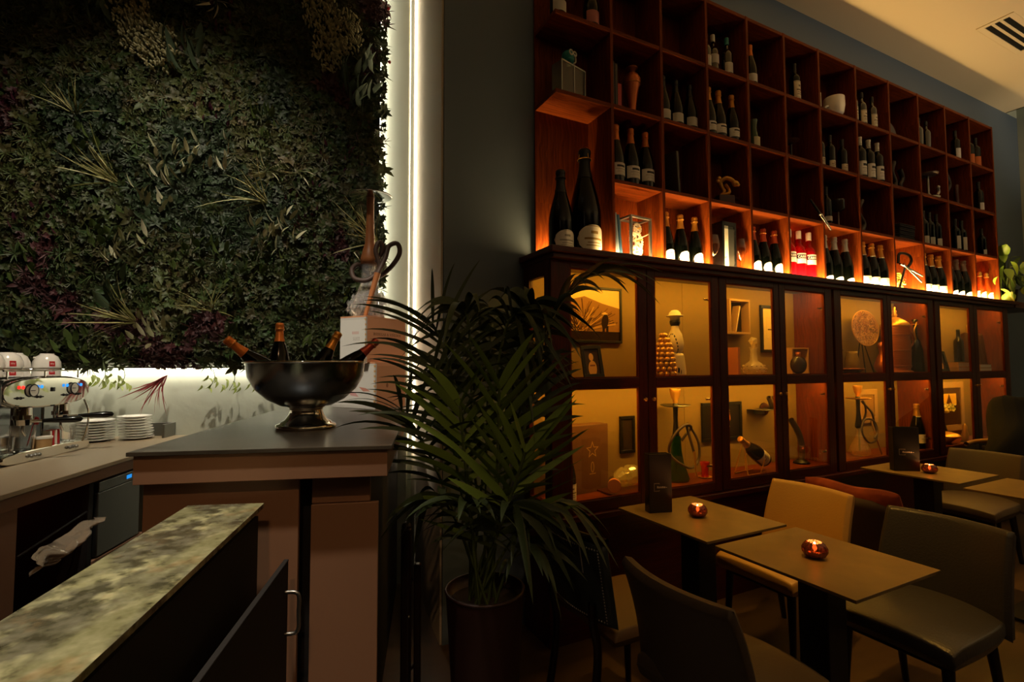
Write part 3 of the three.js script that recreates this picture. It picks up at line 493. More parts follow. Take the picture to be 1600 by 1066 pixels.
// second row up
rowOf(C(M.orangeFoil, 'whiteBlock', 0.38, { lab: [0.035, 0.098, 1.15] }), 2, [1.985, 2.105, 2.225], -2.48, 'orange-necked champagne bottle', 'above the skeleton clock');
rowOf(W(M.darkFoil, 'plain', 0.34, { lab: [0.04, 0.075, 1.2] }), 2, [4.06, 4.17], -2.5, 'dark wine bottle', 'in the cubby above the silver-foiled champagnes');
rowOf(W(M.black, 'plain', 0.33, { lab: [0.01, 0.075, 1.0] }), 2, [5.63, 5.74, 5.87], -2.47, 'dark wine bottle', 'above the right gold-foiled bottles');
rowOf(W(M.black, 'plain', 0.33, { lab: [0.02, 0.14, 0.9] }), 2, [6.24, 6.37], -2.47, 'dark wine bottle', 'above the grey-foiled champagnes');
rowOf(W(M.black, 'plain', 0.3, { lab: [0.02, 0.07, 0.9] }), 2, [6.8], -2.47, 'lone dark wine bottle', 'in the second lowest cubby beside the trailing plant');
// third row up
rowOf(C(M.darkFoil, 'plain', 0.34, { lab: [0.03, 0.085, 1.2] }), 1, [2.395, 2.51, 2.64], -2.49, 'black-necked bottle', 'with pale labels in the third row');
rowOf(C(M.goldFoil, 'whiteBlock', 0.36, { lab: [0.03, 0.085, 1.2], cage: true }), 1, [2.81, 2.91, 3.045], -2.48, 'gold-foiled champagne bottle', 'above the brass figure');
rowOf(W(M.black, 'cream', 0.3, { lab: [0.02, 0.08, 1.2] }), 1, [4.06, 4.2, 4.37], -2.47, 'black bottle', 'with cream label, below the white pitcher');
rowOf(W(M.paper, 'whiteBlock', 0.37, { lab: [0.02, 0.12, 1.25] }), 1, [4.62, 4.75, 4.885], -2.465, 'white-capped wine bottle', 'with large white label below the whisky bottles');
rowOf(W(M.black, 'plain', 0.33, { lab: [0.02, 0.09, 1.0] }), 1, [6.78], -2.47, 'lone dark wine bottle', 'with a pale label in the third row at the right end');
// top row
{
  rowOf(S(M.darkFoil, 'plain', 0.3), 0, [2.82], -2.5, 'dark-capped spirit bottle', 'left of the white-capped bottle in the top row');
  rowOf(S(M.paper, 'plain', 0.34, { lab: [0.1, 0.16, 1.2] }), 0, [2.925], -2.53, 'white-capped spirit bottle', 'between two others in the top row');
  rowOf(S(M.teal, 'plain', 0.33, { lab: [0.05, 0.12, 1.2] }), 0, [3.035], -2.5, 'teal-capped spirit bottle', 'in the top row');
  rowOf(C(M.orangeFoil, 'plain', 0.33), 0, [3.26], -2.48, 'lone orange-necked bottle', 'in the top row');
  rowOf(W(M.black, 'cream', 0.33, { lab: [0.03, 0.16, 1.1] }), 0, [3.78], -2.48, 'lone wine bottle with a tall cream label', 'in the top row');
  rowOf(S(M.black, 'cream', 0.31, { lab: [0.03, 0.14, 1.2] }), 0, [4.55, 4.68, 4.84], -2.47, 'dark whisky bottle', 'with cream label in the top row');
  rowOf(W(M.black, 'plain', 0.32, { lab: [0.02, 0.12, 1.1] }), 0, [6.33], -2.47, 'lone dark wine bottle with a white label', 'in the top row near the right end');
  rowOf(W(M.black, 'orange', 0.33, { lab: [0.01, 0.11, 1.3] }), 0, [6.62, 6.76], -2.47, 'dark bottle with an orange label', 'in the last top cubby');
  rowOf(S(M.darkFoil, null, 0.3), 0, [5.64, 5.78], -2.48, 'dark unlabelled bottle', 'in the top row right of the round plate');
}
// left wide bay
bottle(C(M.darkFoil, 'white', 0.52, { lab: [0.015, 0.085, 1.1, true], name: 'jeroboam_bottle', neck: null }), [1.60, CAB, -2.52], 'smaller of the two giant dark champagne bottles on the cabinet end', undefined, 0);
bottle(C(M.darkFoil, 'gold', 0.68, { lab: [0.012, 0.085, 1.1, true], name: 'jeroboam_bottle', cage: true }), [1.775, CAB, -2.52], 'larger of the two giant dark champagne bottles on the cabinet end', undefined, 0);
bottle(C(M.silverFoil, 'plain', 0.34, { lab: [0.02, 0.08, 1.2] }), [1.56, 3.5655, -2.47], 'champagne bottle with a white label on the top left shelf', undefined, 0);
bottle(C(M.goldFoil, 'pink', 0.34, { lab: [0.02, 0.09, 1.2] }), [1.8, 3.5655, -2.47], 'champagne bottle with a pink label on the top left shelf', undefined, 0);
{ // square glass decanter with a teal skull-shaped stopper
  const o = thing('square_decanter', 'square clear glass decanter with a teal and white ornamental stopper', 'decanter', [1.65, 3.0945, -2.5], 0.25);
  part('glass_body', [bb(-0.105, 0.105, 0, 0.21, -0.045, 0.045, 0.012)], phys(0xc8d0c8, 0.04, { transmission: 0.9, thickness: 0, ior: 1.4 }), o);
  part('glass_edges', [bb(-0.106, -0.1, 0.004, 0.208, 0.04, 0.0455), bb(0.1, 0.106, 0.004, 0.208, 0.04, 0.0455), bb(-0.003, 0.003, 0.004, 0.208, 0.0455, 0.049), bb(-0.1, 0.1, 0.2, 0.209, 0.04, 0.0455)], phys(0xa8b0ac, 0.1, { clearcoat: 1 }), o);
  part('neck', cyl(0.018, 0.016, 0.03, 0.208), M.steel, o);
  const st = part('stopper', [sph(0.04, 0, 0.278, 0, 1.05, 0.95, 1), sph(0.026, 0.0, 0.248, 0.016, 1, 0.8, 0.9)], M.teal, o);
  part('stopper_ornament', [new THREE.TorusGeometry(0.014, 0.004, 6, 16).translate(-0.016, 0.285, 0.038), new THREE.TorusGeometry(0.014, 0.004, 6, 16).translate(0.017, 0.285, 0.038), tube([[0.03, 0.25, 0], [0.065, 0.27, 0], [0.06, 0.31, 0], [0.03, 0.315, 0]], 0.005, 20)], M.paper, st);
}
{ const o = thing('copper_vase', 'tall copper vase with a narrow foot and flared lid in the bookcase', 'vase', [2.14, ON[1], -2.5]); part('vase_body', lathe([[0.001, 0], [0.034, 0], [0.03, 0.01], [0.022, 0.03], [0.028, 0.1], [0.044, 0.19], [0.056, 0.23], [0.056, 0.255], [0.04, 0.285], [0.022, 0.295]]), M.copper, o); part('vase_rim', lathe([[0.02, 0.294], [0.02, 0.31], [0.036, 0.325], [0.04, 0.332], [0.001, 0.336]]), M.copperOld, o); part('waist_band', torus(0.0545, 0.003, 0.222), M.brass, o); }
{ // books on the third row
  const bk = (w, h, d, m, x, y, z, turn, label, group) => { const o = thing('book', label, 'book', [x, y, z], turn, group); part('cover', [bb(-w / 2, w / 2, 0, h, d / 2 - 0.003, d / 2, 0.001), bb(-w / 2, -w / 2 + 0.003, 0, h, -d / 2, d / 2 - 0.0031, 0.001), bb(w / 2 - 0.003, w / 2, 0, h, -d / 2, d / 2 - 0.0031, 0.001)], m, o); part('pages', bb(-w / 2 + 0.0032, w / 2 - 0.0032, 0.003, h - 0.003, -d / 2 + 0.003, d / 2 - 0.0033), M.paper, o); return o; };
  bk(0.022, 0.3, 0.15, M.black, 1.945, ON[1], -2.52, 0, 'tall black book against the upright, left of the copper vase'); bk(0.02, 0.29, 0.15, mat(0x3a3430, 0.6), 1.971, ON[1], -2.52, 0, 'grey book second from the left beside the copper vase'); bk(0.03, 0.17, 0.14, M.red, 2.0, ON[1], -2.52, 0, 'short dark red book next to the copper vase');
  bk(0.012, 0.27, 0.19, M.blue, 1.965, 2.1475, -2.5, 0, 'blue hardback standing left of the skeleton clock').rotation.z = 0.09; bk(0.012, 0.28, 0.19, mat(0x8aa0b4, 0.5), 1.94, 2.1475, -2.5, 0, 'pale blue hardback leaning at the left end of the lit row').rotation.z = 0.075;
  const o = bk(0.028, 0.27, 0.19, mat(0x241c18, 0.5), 2.42, ON[2], -2.5, 0.35, 'dark book leaning in the cubby above the gold-necked champagnes'); o.rotation.z = 0.09;
}
{ // skeleton clock
  const o = thing('skeleton_clock', 'open steel frame clock showing its white gear wheels', 'clock', [2.12, 2.1475, -2.47], 0.1);
  const fr = (x, z) => bb(x - 0.008, x + 0.008, 0, 0.27, z - 0.008, z + 0.008, 0.002);
  part('clock_frame', [fr(-0.085, 0.05), fr(0.085, 0.05), fr(-0.085, -0.05), fr(0.085, -0.05), bb(-0.093, 0.093, 0.2702, 0.284, 0.042, 0.058, 0.002), bb(-0.093, 0.093, 0.2702, 0.284, -0.058, -0.042, 0.002), bb(-0.093, -0.077, 0.2702, 0.284, -0.0418, 0.0418, 0.002), bb(0.077, 0.093, 0.2702, 0.284, -0.0418, 0.0418, 0.002)], M.brushed, o);
  const gear = (R, n, x, y, z) => { const s = new THREE.Shape(); for (let i = 0; i < n * 4; i++) { const a = i / (n * 4) * 2 * PI, r = (i % 4 < 2) ? R : R * 0.9; i ? s.lineTo(Math.cos(a) * r, Math.sin(a) * r) : s.moveTo(Math.cos(a) * r, Math.sin(a) * r); } s.closePath(); for (let k = 0; k < 5; k++) { const h = new THREE.Path(), a = k / 5 * 2 * PI; h.absarc(Math.cos(a) * R * 0.52, Math.sin(a) * R * 0.52, R * 0.2, 0, 2 * PI, true); s.holes.push(h); } return extr(s, 0.004, 0.001, 8).translate(x, y, z); };
  const gm = mat(0xa89c88, 0.4);
  for (const g of [[0.036, 14, 0.0, 0.215, 0.02], [0.062, 22, 0.01, 0.14, 0.0], [0.045, 18, -0.02, 0.06, 0.022], [0.042, 16, 0.045, 0.09, -0.02]]) part('gear', gear(...g), gm, o);
  part('axle', [rod([0, 0.215, -0.05], [0, 0.215, 0.05], 0.004), rod([0.01, 0.14, -0.05], [0.01, 0.14, 0.05], 0.004), rod([-0.02, 0.06, -0.05], [-0.02, 0.06, 0.05], 0.004)], M.brass, o);
  part('cross_rod', [rod([-0.085, 0.13, 0.05], [-0.02, 0.16, 0.03], 0.003), rod([0.085, 0.19, 0.05], [0.04, 0.16, 0.0], 0.003), rod([0.085, 0.02, 0.05], [0.0, 0.03, 0.02], 0.003)], gm, o);
}
{ // boxed bottle between two wine glasses
  const o = thing('gift_box', 'black gift box with a window showing a bottle, between two wine glasses', 'box', [2.945, 2.1475, -2.51], 0.0);
  part('box_shell', [bb(-0.07, 0.07, 0, 0.36, -0.08, -0.07, 0.002), bb(-0.07, -0.05, 0, 0.36, -0.0698, 0.07, 0.002), bb(0.052, 0.07, 0, 0.36, -0.0698, 0.07, 0.002), bb(-0.0498, 0.0518, 0.33, 0.36, -0.0698, 0.07, 0.002), bb(-0.0498, 0.0518, 0, 0.02, -0.0698, 0.07, 0.002)], M.blackGloss, o);
  part('box_lining', bb(-0.0498, 0.0518, 0.0202, 0.3298, 0.012, 0.016), M.paper, o);
  part('window', bb(-0.0498, 0.0518, 0.0202, 0.3298, 0.064, 0.066), M.pane, o);
  const b = thing('boxed_bottle', 'small clear bottle standing inside the black gift box', 'bottle', [2.946, 2.1678, -2.47]); b.scale.setScalar(0.62);
  part('glass_body', lathe([[0.001, 0], [0.03, 0], [0.034, 0.01], [0.03, 0.07], [0.012, 0.1], [0.01, 0.14], [0.001, 0.14]]), M.thinGlass, b); part('stopper', sph(0.016, 0, 0.15, 0), M.silverFoil, b);
  const g = thing('wine_glass', 'wine glass left of the black gift box', 'glass', [2.80, 2.1475, -2.46], 0, 'wine glasses beside the gift box');
  part('glass_bowl', lathe([[0.004, 0.1], [0.02, 0.112], [0.045, 0.16], [0.047, 0.19], [0.036, 0.25], [0.0345, 0.25], [0.0455, 0.19], [0.0435, 0.161], [0.019, 0.115], [0.001, 0.108]]), M.clear, g); part('stem_and_foot', lathe([[0.001, 0], [0.036, 0], [0.034, 0.003], [0.006, 0.01], [0.0035, 0.03], [0.0035, 0.1], [0.001, 0.102]]), M.clear, g);
  copy(g, [3.07, 2.1475, -2.46], 0, 'wine glass right of the black gift box');
}
{ // brass figure on a dark base
  const o = thing('brass_figure', 'polished brass coiled figure on a dark base in the bookcase', 'ornament', [2.95, ON[2], -2.49], -0.3);
  part('base', [bb(-0.06, 0.06, 0, 0.07, -0.05, 0.05, 0.006)], M.darkWood, o);
  part('coils', [tube([[-0.02, 0.07, 0], [0.0, 0.1, 0.01], [-0.01, 0.14, 0.0], [-0.02, 0.17, 0.0], [0.01, 0.2, 0.01], [0.05, 0.19, 0.02], [0.075, 0.165, 0.025]], 0.016, 40, 10), tube([[-0.03, 0.075, 0.02], [0.02, 0.085, 0.04], [0.03, 0.12, 0.02], [0.0, 0.15, 0.03]], 0.011, 30, 10)], M.brass, o);
  part('head', [sph(0.024, 0.08, 0.16, 0.027, 1.1, 0.9, 0.9), sph(0.012, 0.1, 0.152, 0.03), sph(0.017, -0.03, 0.2, 0), sph(0.014, -0.045, 0.175, 0.01)], M.gold, o);
  const c = thing('dark_casket', 'small dark wooden casket right of the brass figure', 'box', [3.06, ON[2], -2.53]); part('casket_body', bb(-0.045, 0.045, 0, 0.06, -0.05, 0.05, 0.004), M.darkWood, c); part('casket_lid', bb(-0.047, 0.047, 0.061, 0.085, -0.052, 0.052, 0.006), M.darkWood, c);
}
{ // sabre poking out of its cubby
  const o = thing('sabre', 'sabre leaning out of its cubby above the red aperitif bottles, blade down', 'sabre', [3.93, 2.66, -2.40]);
  const a = V(-0.045, 0.15, -0.05), b = V(0.055, -0.11, 0.045), m = a.clone().lerp(b, 0.5);
  part('handle', rod(a, m, 0.008, 0.010), M.black, o); part('blade', rod(m, b, 0.014, 0.008, 6), M.steel, o); part('guard', sph(0.016, m.x, m.y, m.z, 1, 0.6, 1), M.silverFoil, o);
}
{ const o = thing('white_pitcher', 'round white pitcher in the top row', 'pitcher', [4.28, ON[0], -2.47]); part('pitcher_body', lathe([[0.001, 0], [0.05, 0], [0.07, 0.03], [0.08, 0.09], [0.078, 0.16], [0.075, 0.165], [0.072, 0.09], [0.06, 0.02], [0.001, 0.012]]), M.ceramicWhite, o); part('pitcher_handle', tube([[-0.07, 0.03, 0], [-0.11, 0.025, 0], [-0.12, 0.06, 0], [-0.085, 0.08, 0]], 0.008, 20), M.ceramicWhite, o); }
{ const o = thing('white_carafe', 'narrow white carafe behind the upright, left of the round white pitcher', 'carafe', [4.07, ON[0], -2.5]); part('carafe_body', lathe([[0.001, 0], [0.04, 0], [0.046, 0.02], [0.044, 0.16], [0.03, 0.2], [0.025, 0.24], [0.001, 0.24]]), M.cream, o); part('carafe_lip', torus(0.025, 0.004, 0.24), M.cream, o); }
{ const o = thing('round_plate', 'dark round plate standing upright in the top row', 'plate', [5.25, ON[0], -2.55]); part('plate_dish', lathe([[0.001, 0], [0.06, 0], [0.105, 0.014], [0.105, 0.018], [0.06, 0.006], [0.001, 0.006]], 36).rotateX(PI / 2 - 0.12).translate(0, 0.106, 0), mat(0x6a625c, 0.3), o); part('plate_rim', new THREE.TorusGeometry(0.105, 0.003, 8, 40).rotateX(-0.12).translate(0, 0.107, 0.016), M.greyFoil, o); }
{ const o = thing('green_carafe', 'greenish glass carafe in the third row', 'carafe', [3.3, ON[1], -2.5]); part('carafe_body', lathe([[0.001, 0], [0.04, 0], [0.046, 0.03], [0.034, 0.13], [0.024, 0.18], [0.034, 0.24], [0.032, 0.24], [0.022, 0.18], [0.03, 0.13], [0.001, 0.02]]), phys(0x5c7a54, 0.1, { transmission: 0.5, thickness: 0 }), o); part('carafe_label', patch(0.0465, 0.03, 0.1, 0.8), M.cream, o); }
{ const o = thing('metal_dish', 'shallow metal dish in an otherwise empty cubby of the third row', 'dish', [3.74, ON[1], -2.5]); part('dish_bowl', lathe([[0.001, 0.15], [0.03, 0.152], [0.06, 0.17], [0.062, 0.172], [0.03, 0.156], [0.001, 0.154]]), M.brushed, o); part('dish_foot', lathe([[0.001, 0], [0.035, 0], [0.01, 0.02], [0.008, 0.14], [0.02, 0.15]]), M.legBlack, o); }
{ const o = thing('stem_glass', 'dark square-bowled stem glass right of two dark wine bottles', 'glass', [4.3, ON[2], -2.48]); part('glass_bowl', lathe([[0.01, 0.14], [0.05, 0.16], [0.05, 0.24], [0.047, 0.24], [0.046, 0.165], [0.001, 0.15]]), phys(0x504840, 0.1, { transmission: 0.5, thickness: 0 }), o); part('stem', lathe([[0.001, 0], [0.04, 0], [0.03, 0.006], [0.008, 0.02], [0.008, 0.14], [0.012, 0.145]]), M.greyFoil, o); }
{ const mk = (x, row, label, h, m, bend) => { const o = thing('carved_figure', label, 'ornament', [x, ON[row], -2.5]); part('figure_body', tube([[0, 0.01, 0], [0.03 * bend, h * 0.3, 0], [-0.02 * bend, h * 0.65, 0], [0.02 * bend, h, 0]], 0.022, 30, 10), m, o); part('figure_base', cyl(0.045, 0.04, 0.02), M.legBlack, o); return o; };
  mk(5.2, 1, 'slim dark carved figure in the third row, left of its twin', 0.27, M.legWood, 1); mk(5.34, 1, 'slim dark carved figure in the third row, right of its twin', 0.22, M.legWood, -1);
  mk(4.65, 2, 'curved dark horn figure above the left gold-foiled bottles', 0.3, M.horn, 1.6); mk(6.2, 1, 'curved wooden sculpture in the third row near the right end', 0.34, M.legWood, -1.8); mk(6.38, 1, 'tall straight wooden sculpture beside the curved one', 0.24, M.darkWood, 0.2); }
{ const o = thing('oil_lamp', 'bright metal oil lamp with a flat tray, in the third row', 'ornament', [5.75, ON[1], -2.47]); part('lamp_base', lathe([[0.001, 0], [0.09, 0], [0.09, 0.006], [0.03, 0.02], [0.012, 0.05], [0.012, 0.22], [0.001, 0.22]]), M.brushed, o); part('lamp_tray', lathe([[0.001, 0.22], [0.08, 0.225], [0.085, 0.24], [0.082, 0.24], [0.076, 0.23], [0.001, 0.226]]), M.greyFoil, o); part('lamp_ornament', [tube([[0.03, 0.02, 0.06], [0.06, 0.06, 0.06], [0.05, 0.09, 0.06]], 0.012, 20), sph(0.016, 0.05, 0.1, 0.06)], M.silverFoil, o); }
{ const m = mat(0x2c2e36, 0.9); ['bottom', 'second', 'third', 'top'].forEach((n, i) => { const o = thing('folded_cloth', n + ' folded dark cloth of the pile in the bookcase', 'cloth', [5.24 + i * 0.004, ON[2] + i * 0.036, -2.52], 0, 'folded cloths piled in the bookcase'); part('cloth_fold', [bb(-0.13, 0.13, 0.001, 0.017, -0.1, 0.1, 0.008), bb(-0.128, 0.13, 0.0175, 0.034, -0.1, 0.098, 0.008)], m, o); }); }
{ // glass jar of yellow sweets with a steel tool on top
  const o = thing('glass_jar', 'square glass jar filled with small yellow pieces', 'jar', [5.13, 2.1475, -2.47]); part('jar_glass', bb(-0.075, 0.075, 0, 0.2, -0.05, 0.05, 0.012), M.thinGlass, o);
  const r = rng(4), gs = []; for (let i = 0; i < 240; i++) gs.push(sph(0.011, (r() - 0.5) * 0.12, 0.014 + r() * 0.165, (r() - 0.5) * 0.07, 1, 0.8, 1, 6)); const p = part('yellow_pieces', gs, mat(0xd8b040, 0.5), o); p.userData.kind = 'stuff';
  const t = thing('bottle_opener_stand', 'dark lever bottle opener with two steel bars standing over the glass jar', 'bottle opener', [5.2, 2.1475, -2.405]);
  part('lever_arm', [rod([-0.18, 0.0, 0], [-0.06, 0.22, 0], 0.009), tube([[-0.17, 0.25, 0], [-0.15, 0.33, 0], [0.02, 0.33, 0], [0.05, 0.29, 0], [-0.02, 0.22, 0]], 0.012, 40)], M.black, t);
  part('steel_bar', [rod([-0.16, 0.24, 0.012], [0.2, 0.16, 0.012], 0.009), rod([-0.15, 0.235, 0.03], [0.14, 0.1, 0.03], 0.009)], M.chrome, t);
}
{ // trailing plant at the right end
  const o = thing('trailing_plant', 'trailing green houseplant in a pale pot at the right end of the cabinet', 'plant', [7.18, 2.1475, -2.42]);
  single('plant_shelf', bb(6.95, 7.7, 2.085, 2.147, -2.65, -2.28, 0.004), M.darkWood, 'dark wall shelf extending the cabinet top under the trailing plant', 'shelf');
  part('pot', lathe([[0.001, 0], [0.07, 0], [0.09, 0.14], [0.095, 0.145], [0.085, 0.145], [0.08, 0.13], [0.001, 0.12]]), M.legBlack, o);
  const r = rng(77); const lm = [phys(0x86a83c, 0.4, { side: THREE.DoubleSide }), phys(0x5c7a30, 0.4, { side: THREE.DoubleSide })];
  for (let i = 0; i < 34; i++) {
    const a = r() * 2 * PI, R = 0.1 + r() * 0.25, y = 0.2 + r() * 0.45 - R * 0.7, p = V(Math.cos(a) * R * 1.1, Math.max(y, -0.05), Math.sin(a) * R * 0.6 + 0.05);
    const lf = leaf(0.11 + r() * 0.09, 0.065 + r() * 0.04, 0.35); const m = new THREE.Mesh(lf, lm[i % 2]); m.name = 'leaf'; m.castShadow = m.receiveShadow = true; m.position.copy(p); m.rotation.set(r() * 0.6 - 0.6, r() * 6.28, -0.5 - r() * 0.7); o.add(m);
    if (i % 2) part('stem', tube([[0, 0.13, 0], [p.x * 0.4, 0.2 + p.y * 0.6, p.z * 0.4], p], 0.004, 12, 5), M.stalk, o);
  }
  for (const [x, y, z, l, w] of [[-0.12, 0.62, 0.06, 0.26, 0.12], [-0.22, 0.1, 0.12, 0.24, 0.11]]) { const m = new THREE.Mesh(leaf(l, w, 0.4), lm[0]); m.name = 'leaf'; m.castShadow = true; m.position.set(x, y, z); m.rotation.set(0.5, 0.4, -1.0); o.add(m); part('stem', tube([[0, 0.13, 0], [x * 0.6, 0.2 + y * 0.7, z * 0.5], [x, y, z]], 0.005, 14, 5), M.stalk, o); }
}
function leaf(len, w, droop = 0.2, n = 6) { // pointed oval blade along +x with a folded midrib
  const P = [], U = [], I = [];
  for (let i = 0; i <= n; i++) { const t = i / n, ww = w / 2 * Math.pow(Math.sin(PI * Math.pow(t, 0.75)), 0.8) * (i === n ? 0 : 1) + (i === 0 ? w * 0.04 : 0), x = len * t, y = -droop * len * t * t; for (const k of [-1, 0, 1]) { P.push(x, y + Math.abs(k) * ww * 0.35, k * ww); U.push(t, 0.5 + k * 0.5); } }
  for (let i = 0; i < n; i++) for (let k = 0; k < 2; k++) { const a = i * 3 + k; I.push(a, a + 1, a + 3, a + 1, a + 4, a + 3); }
  const g = new THREE.BufferGeometry(); g.setAttribute('position', new THREE.Float32BufferAttribute(P, 3)); g.setAttribute('uv', new THREE.Float32BufferAttribute(U, 2)); g.setIndex(I); g.computeVertexNormals(); return g;
}

// ---------------------------------------------------------------- things in the glazed cabinet
const UP = 1.4262, LO = 0.7452, BK = -2.641; // upper floor, lower floor, face of the back panel
function framed(name, label, cat, x, y, z, w, h, bar_, m, art, tilt = 0, turn = 0, mount) {
  const o = thing(name, label, cat, [x, y, z], turn); o.rotation.x = -tilt; const t = 0.018;
  part('frame', [bb(-w / 2, w / 2, h - bar_, h, 0, t, 0.002), bb(-w / 2, w / 2, 0, bar_, 0, t, 0.002), bb(-w / 2, -w / 2 + bar_, bar_, h - bar_, 0, t, 0.002), bb(w / 2 - bar_, w / 2, bar_, h - bar_, 0, t, 0.002)], m, o);
  const g = new THREE.PlaneGeometry(w - 2 * bar_, h - 2 * bar_).translate(0, h / 2, 0.009); part(mount || 'picture', g, art, o); part('backing', bb(-w / 2 + bar_, w / 2 - bar_, bar_, h - bar_, 0.002, 0.007), M.black, o); return o;
}
const agaveArt = mat(0xffffff, 0.25, 0, { map: canvasTex(512, 480, (c, w, h) => { // spiky field plant with a farmer beside it
  c.fillStyle = '#f0c878'; c.fillRect(0, 0, w, h); c.fillStyle = '#9a7038'; c.beginPath(); c.moveTo(0, 200); c.lineTo(120, 120); c.lineTo(250, 70); c.lineTo(380, 130); c.lineTo(512, 170); c.lineTo(512, 480); c.lineTo(0, 480); c.fill();
  const r = rng(6); for (let i = 0; i < 90; i++) { const a = -PI / 2 + (r() - 0.5) * 2.7, l = 150 + r() * 160, bx = 210 + (r() - 0.5) * 90; c.strokeStyle = ['#5a3c18', '#c89848', '#7a5424', '#3c2810'][i % 4]; c.lineWidth = 3 + r() * 7; c.beginPath(); c.moveTo(bx, 400); c.lineTo(bx + Math.cos(a) * l, 400 + Math.sin(a) * l); c.stroke(); }
  c.fillStyle = '#2a1c0c'; c.fillRect(0, 395, w, 90); c.beginPath(); c.ellipse(400, 300, 26, 70, 0.1, 0, 7); c.fill(); c.fillRect(380, 340, 18, 100); c.fillRect(408, 340, 18, 100); c.fillStyle = '#e8c070'; c.beginPath(); c.ellipse(398, 226, 24, 7, 0, 0, 7); c.fill(); c.beginPath(); c.ellipse(398, 220, 12, 10, 0, 0, 7); c.fill(); }) });
framed('framed_picture', 'large dark-framed picture of a spiky field plant hanging in the first bay', 'picture', 1.85, 1.645, BK, 0.57, 0.36, 0.016, M.black, agaveArt);
const portraitArt = mat(0xffffff, 0.4, 0, { map: canvasTex(128, 192, (c, w, h) => { c.fillStyle = '#3a2410'; c.fillRect(0, 0, w, h); c.fillStyle = '#d8a050'; c.beginPath(); c.ellipse(60, 60, 22, 30, 0, 0, 7); c.fill(); c.beginPath(); c.ellipse(62, 150, 40, 62, 0.1, 0, 7); c.fill(); c.fillStyle = '#8a4c20'; c.fillRect(40, 120, 50, 12); }) });
framed('small_photo_frame', 'small leaning photo frame below the picture of the spiky plant', 'picture frame', 1.79, UP + 0.001, -2.47, 0.13, 0.195, 0.022, M.black, portraitArt, 0.22, -0.2);
{ const o = thing('folded_card', 'pale folded card at the left end of the upper shelf', 'card', [1.565, UP, -2.5], 0.3); part('card_leaf', [bb(-0.03, 0.03, 0, 0.14, 0.01, 0.013).rotateX(-0.1), bb(-0.03, 0.03, 0, 0.14, -0.01, -0.007).rotateX(0.1)], M.paper, o); }
const darkArt = mat(0x2a1a0c, 0.5), figureArt = mat(0xffffff, 0.4, 0, { map: canvasTex(256, 176, (c, w, h) => { c.fillStyle = '#1c1208'; c.fillRect(0, 0, w, h); c.fillStyle = '#b86a30'; c.fillRect(176, 40, 7, 90); c.beginPath(); c.ellipse(180, 70, 11, 22, 0, 0, 7); c.fill(); c.fillStyle = '#e0b070'; for (const y of [30, 44, 118]) { c.beginPath(); c.arc(180, y, 6, 0, 7); c.fill(); } }) });
const starArt = mat(0xffffff, 0.5, 0, { map: canvasTex(256, 448, (c, w, h) => { c.fillStyle = '#6a4426'; c.fillRect(0, 0, w, h); c.strokeStyle = '#b89050'; c.lineWidth = 6; c.beginPath(); for (let i = 0; i < 10; i++) { const a = -PI / 2 + i * PI / 5, r = i % 2 ? 26 : 60, x = 128 + Math.cos(a) * r, y = 160 + Math.sin(a) * r; i ? c.lineTo(x, y) : c.moveTo(x, y); } c.closePath(); c.stroke(); c.beginPath(); c.ellipse(128, 290, 14, 38, 0, 0, 7); c.stroke(); c.beginPath(); c.moveTo(96, 340); c.lineTo(160, 340); c.stroke(); }) });
{ const o = thing('presentation_box', 'tall brown presentation box with a gold star emblem', 'box', [1.77, LO, -2.56], 0.12); part('box_body', bb(-0.16, 0.16, 0, 0.4, -0.05, 0.05, 0.003), mat(0x6a4426, 0.55), o); part('star_emblem', new THREE.PlaneGeometry(0.2, 0.35).translate(0.03, 0.2, 0.0508), starArt, o); }
bottle({ kind: 'champ', foil: M.pinkFoil, label: 'cream', H: 0.31, cage: true, lab: [0.0, 0.09, 1.2] }, [1.585, LO, -2.44], 'small champagne bottle with a pink neck beside the star emblem box');
{ // crystal bottle lying on a wooden cradle
  const o = thing('lying_crystal_bottle', 'crystal bottle lying on its side with a round cork facing out', 'bottle', [1.97, LO + 0.012, -2.45], 0);
  part('cork_stopper', cyl(0.038, 0.038, 0.03, 0, 24).rotateZ(PI / 2).rotateY(0.9).translate(-0.1, 0.05, 0.06), M.cork, o);
  part('crystal_body', [lathe([[0.03, 0], [0.022, 0.05], [0.05, 0.1], [0.062, 0.14], [0.05, 0.18], [0.066, 0.22], [0.06, 0.27], [0.001, 0.28]], 10).rotateZ(-PI / 2).rotateY(0.9 - PI / 2 + 1.1).translate(-0.09, 0.063, 0.03)], phys(0xf0e2a0, 0.06, { transmission: 0.72, thickness: 0, flatShading: true, clearcoat: 1 }), o);
  part('cradle', [bb(-0.13, 0.15, -0.011, 0, -0.08, 0.1, 0.003)], M.darkWood, o);
}
framed('dark_wall_frame', 'narrow dark frame hanging at the right of the first lower bay', 'picture frame', 2.17, 0.93, BK, 0.12, 0.24, 0.02, M.black, darkArt);
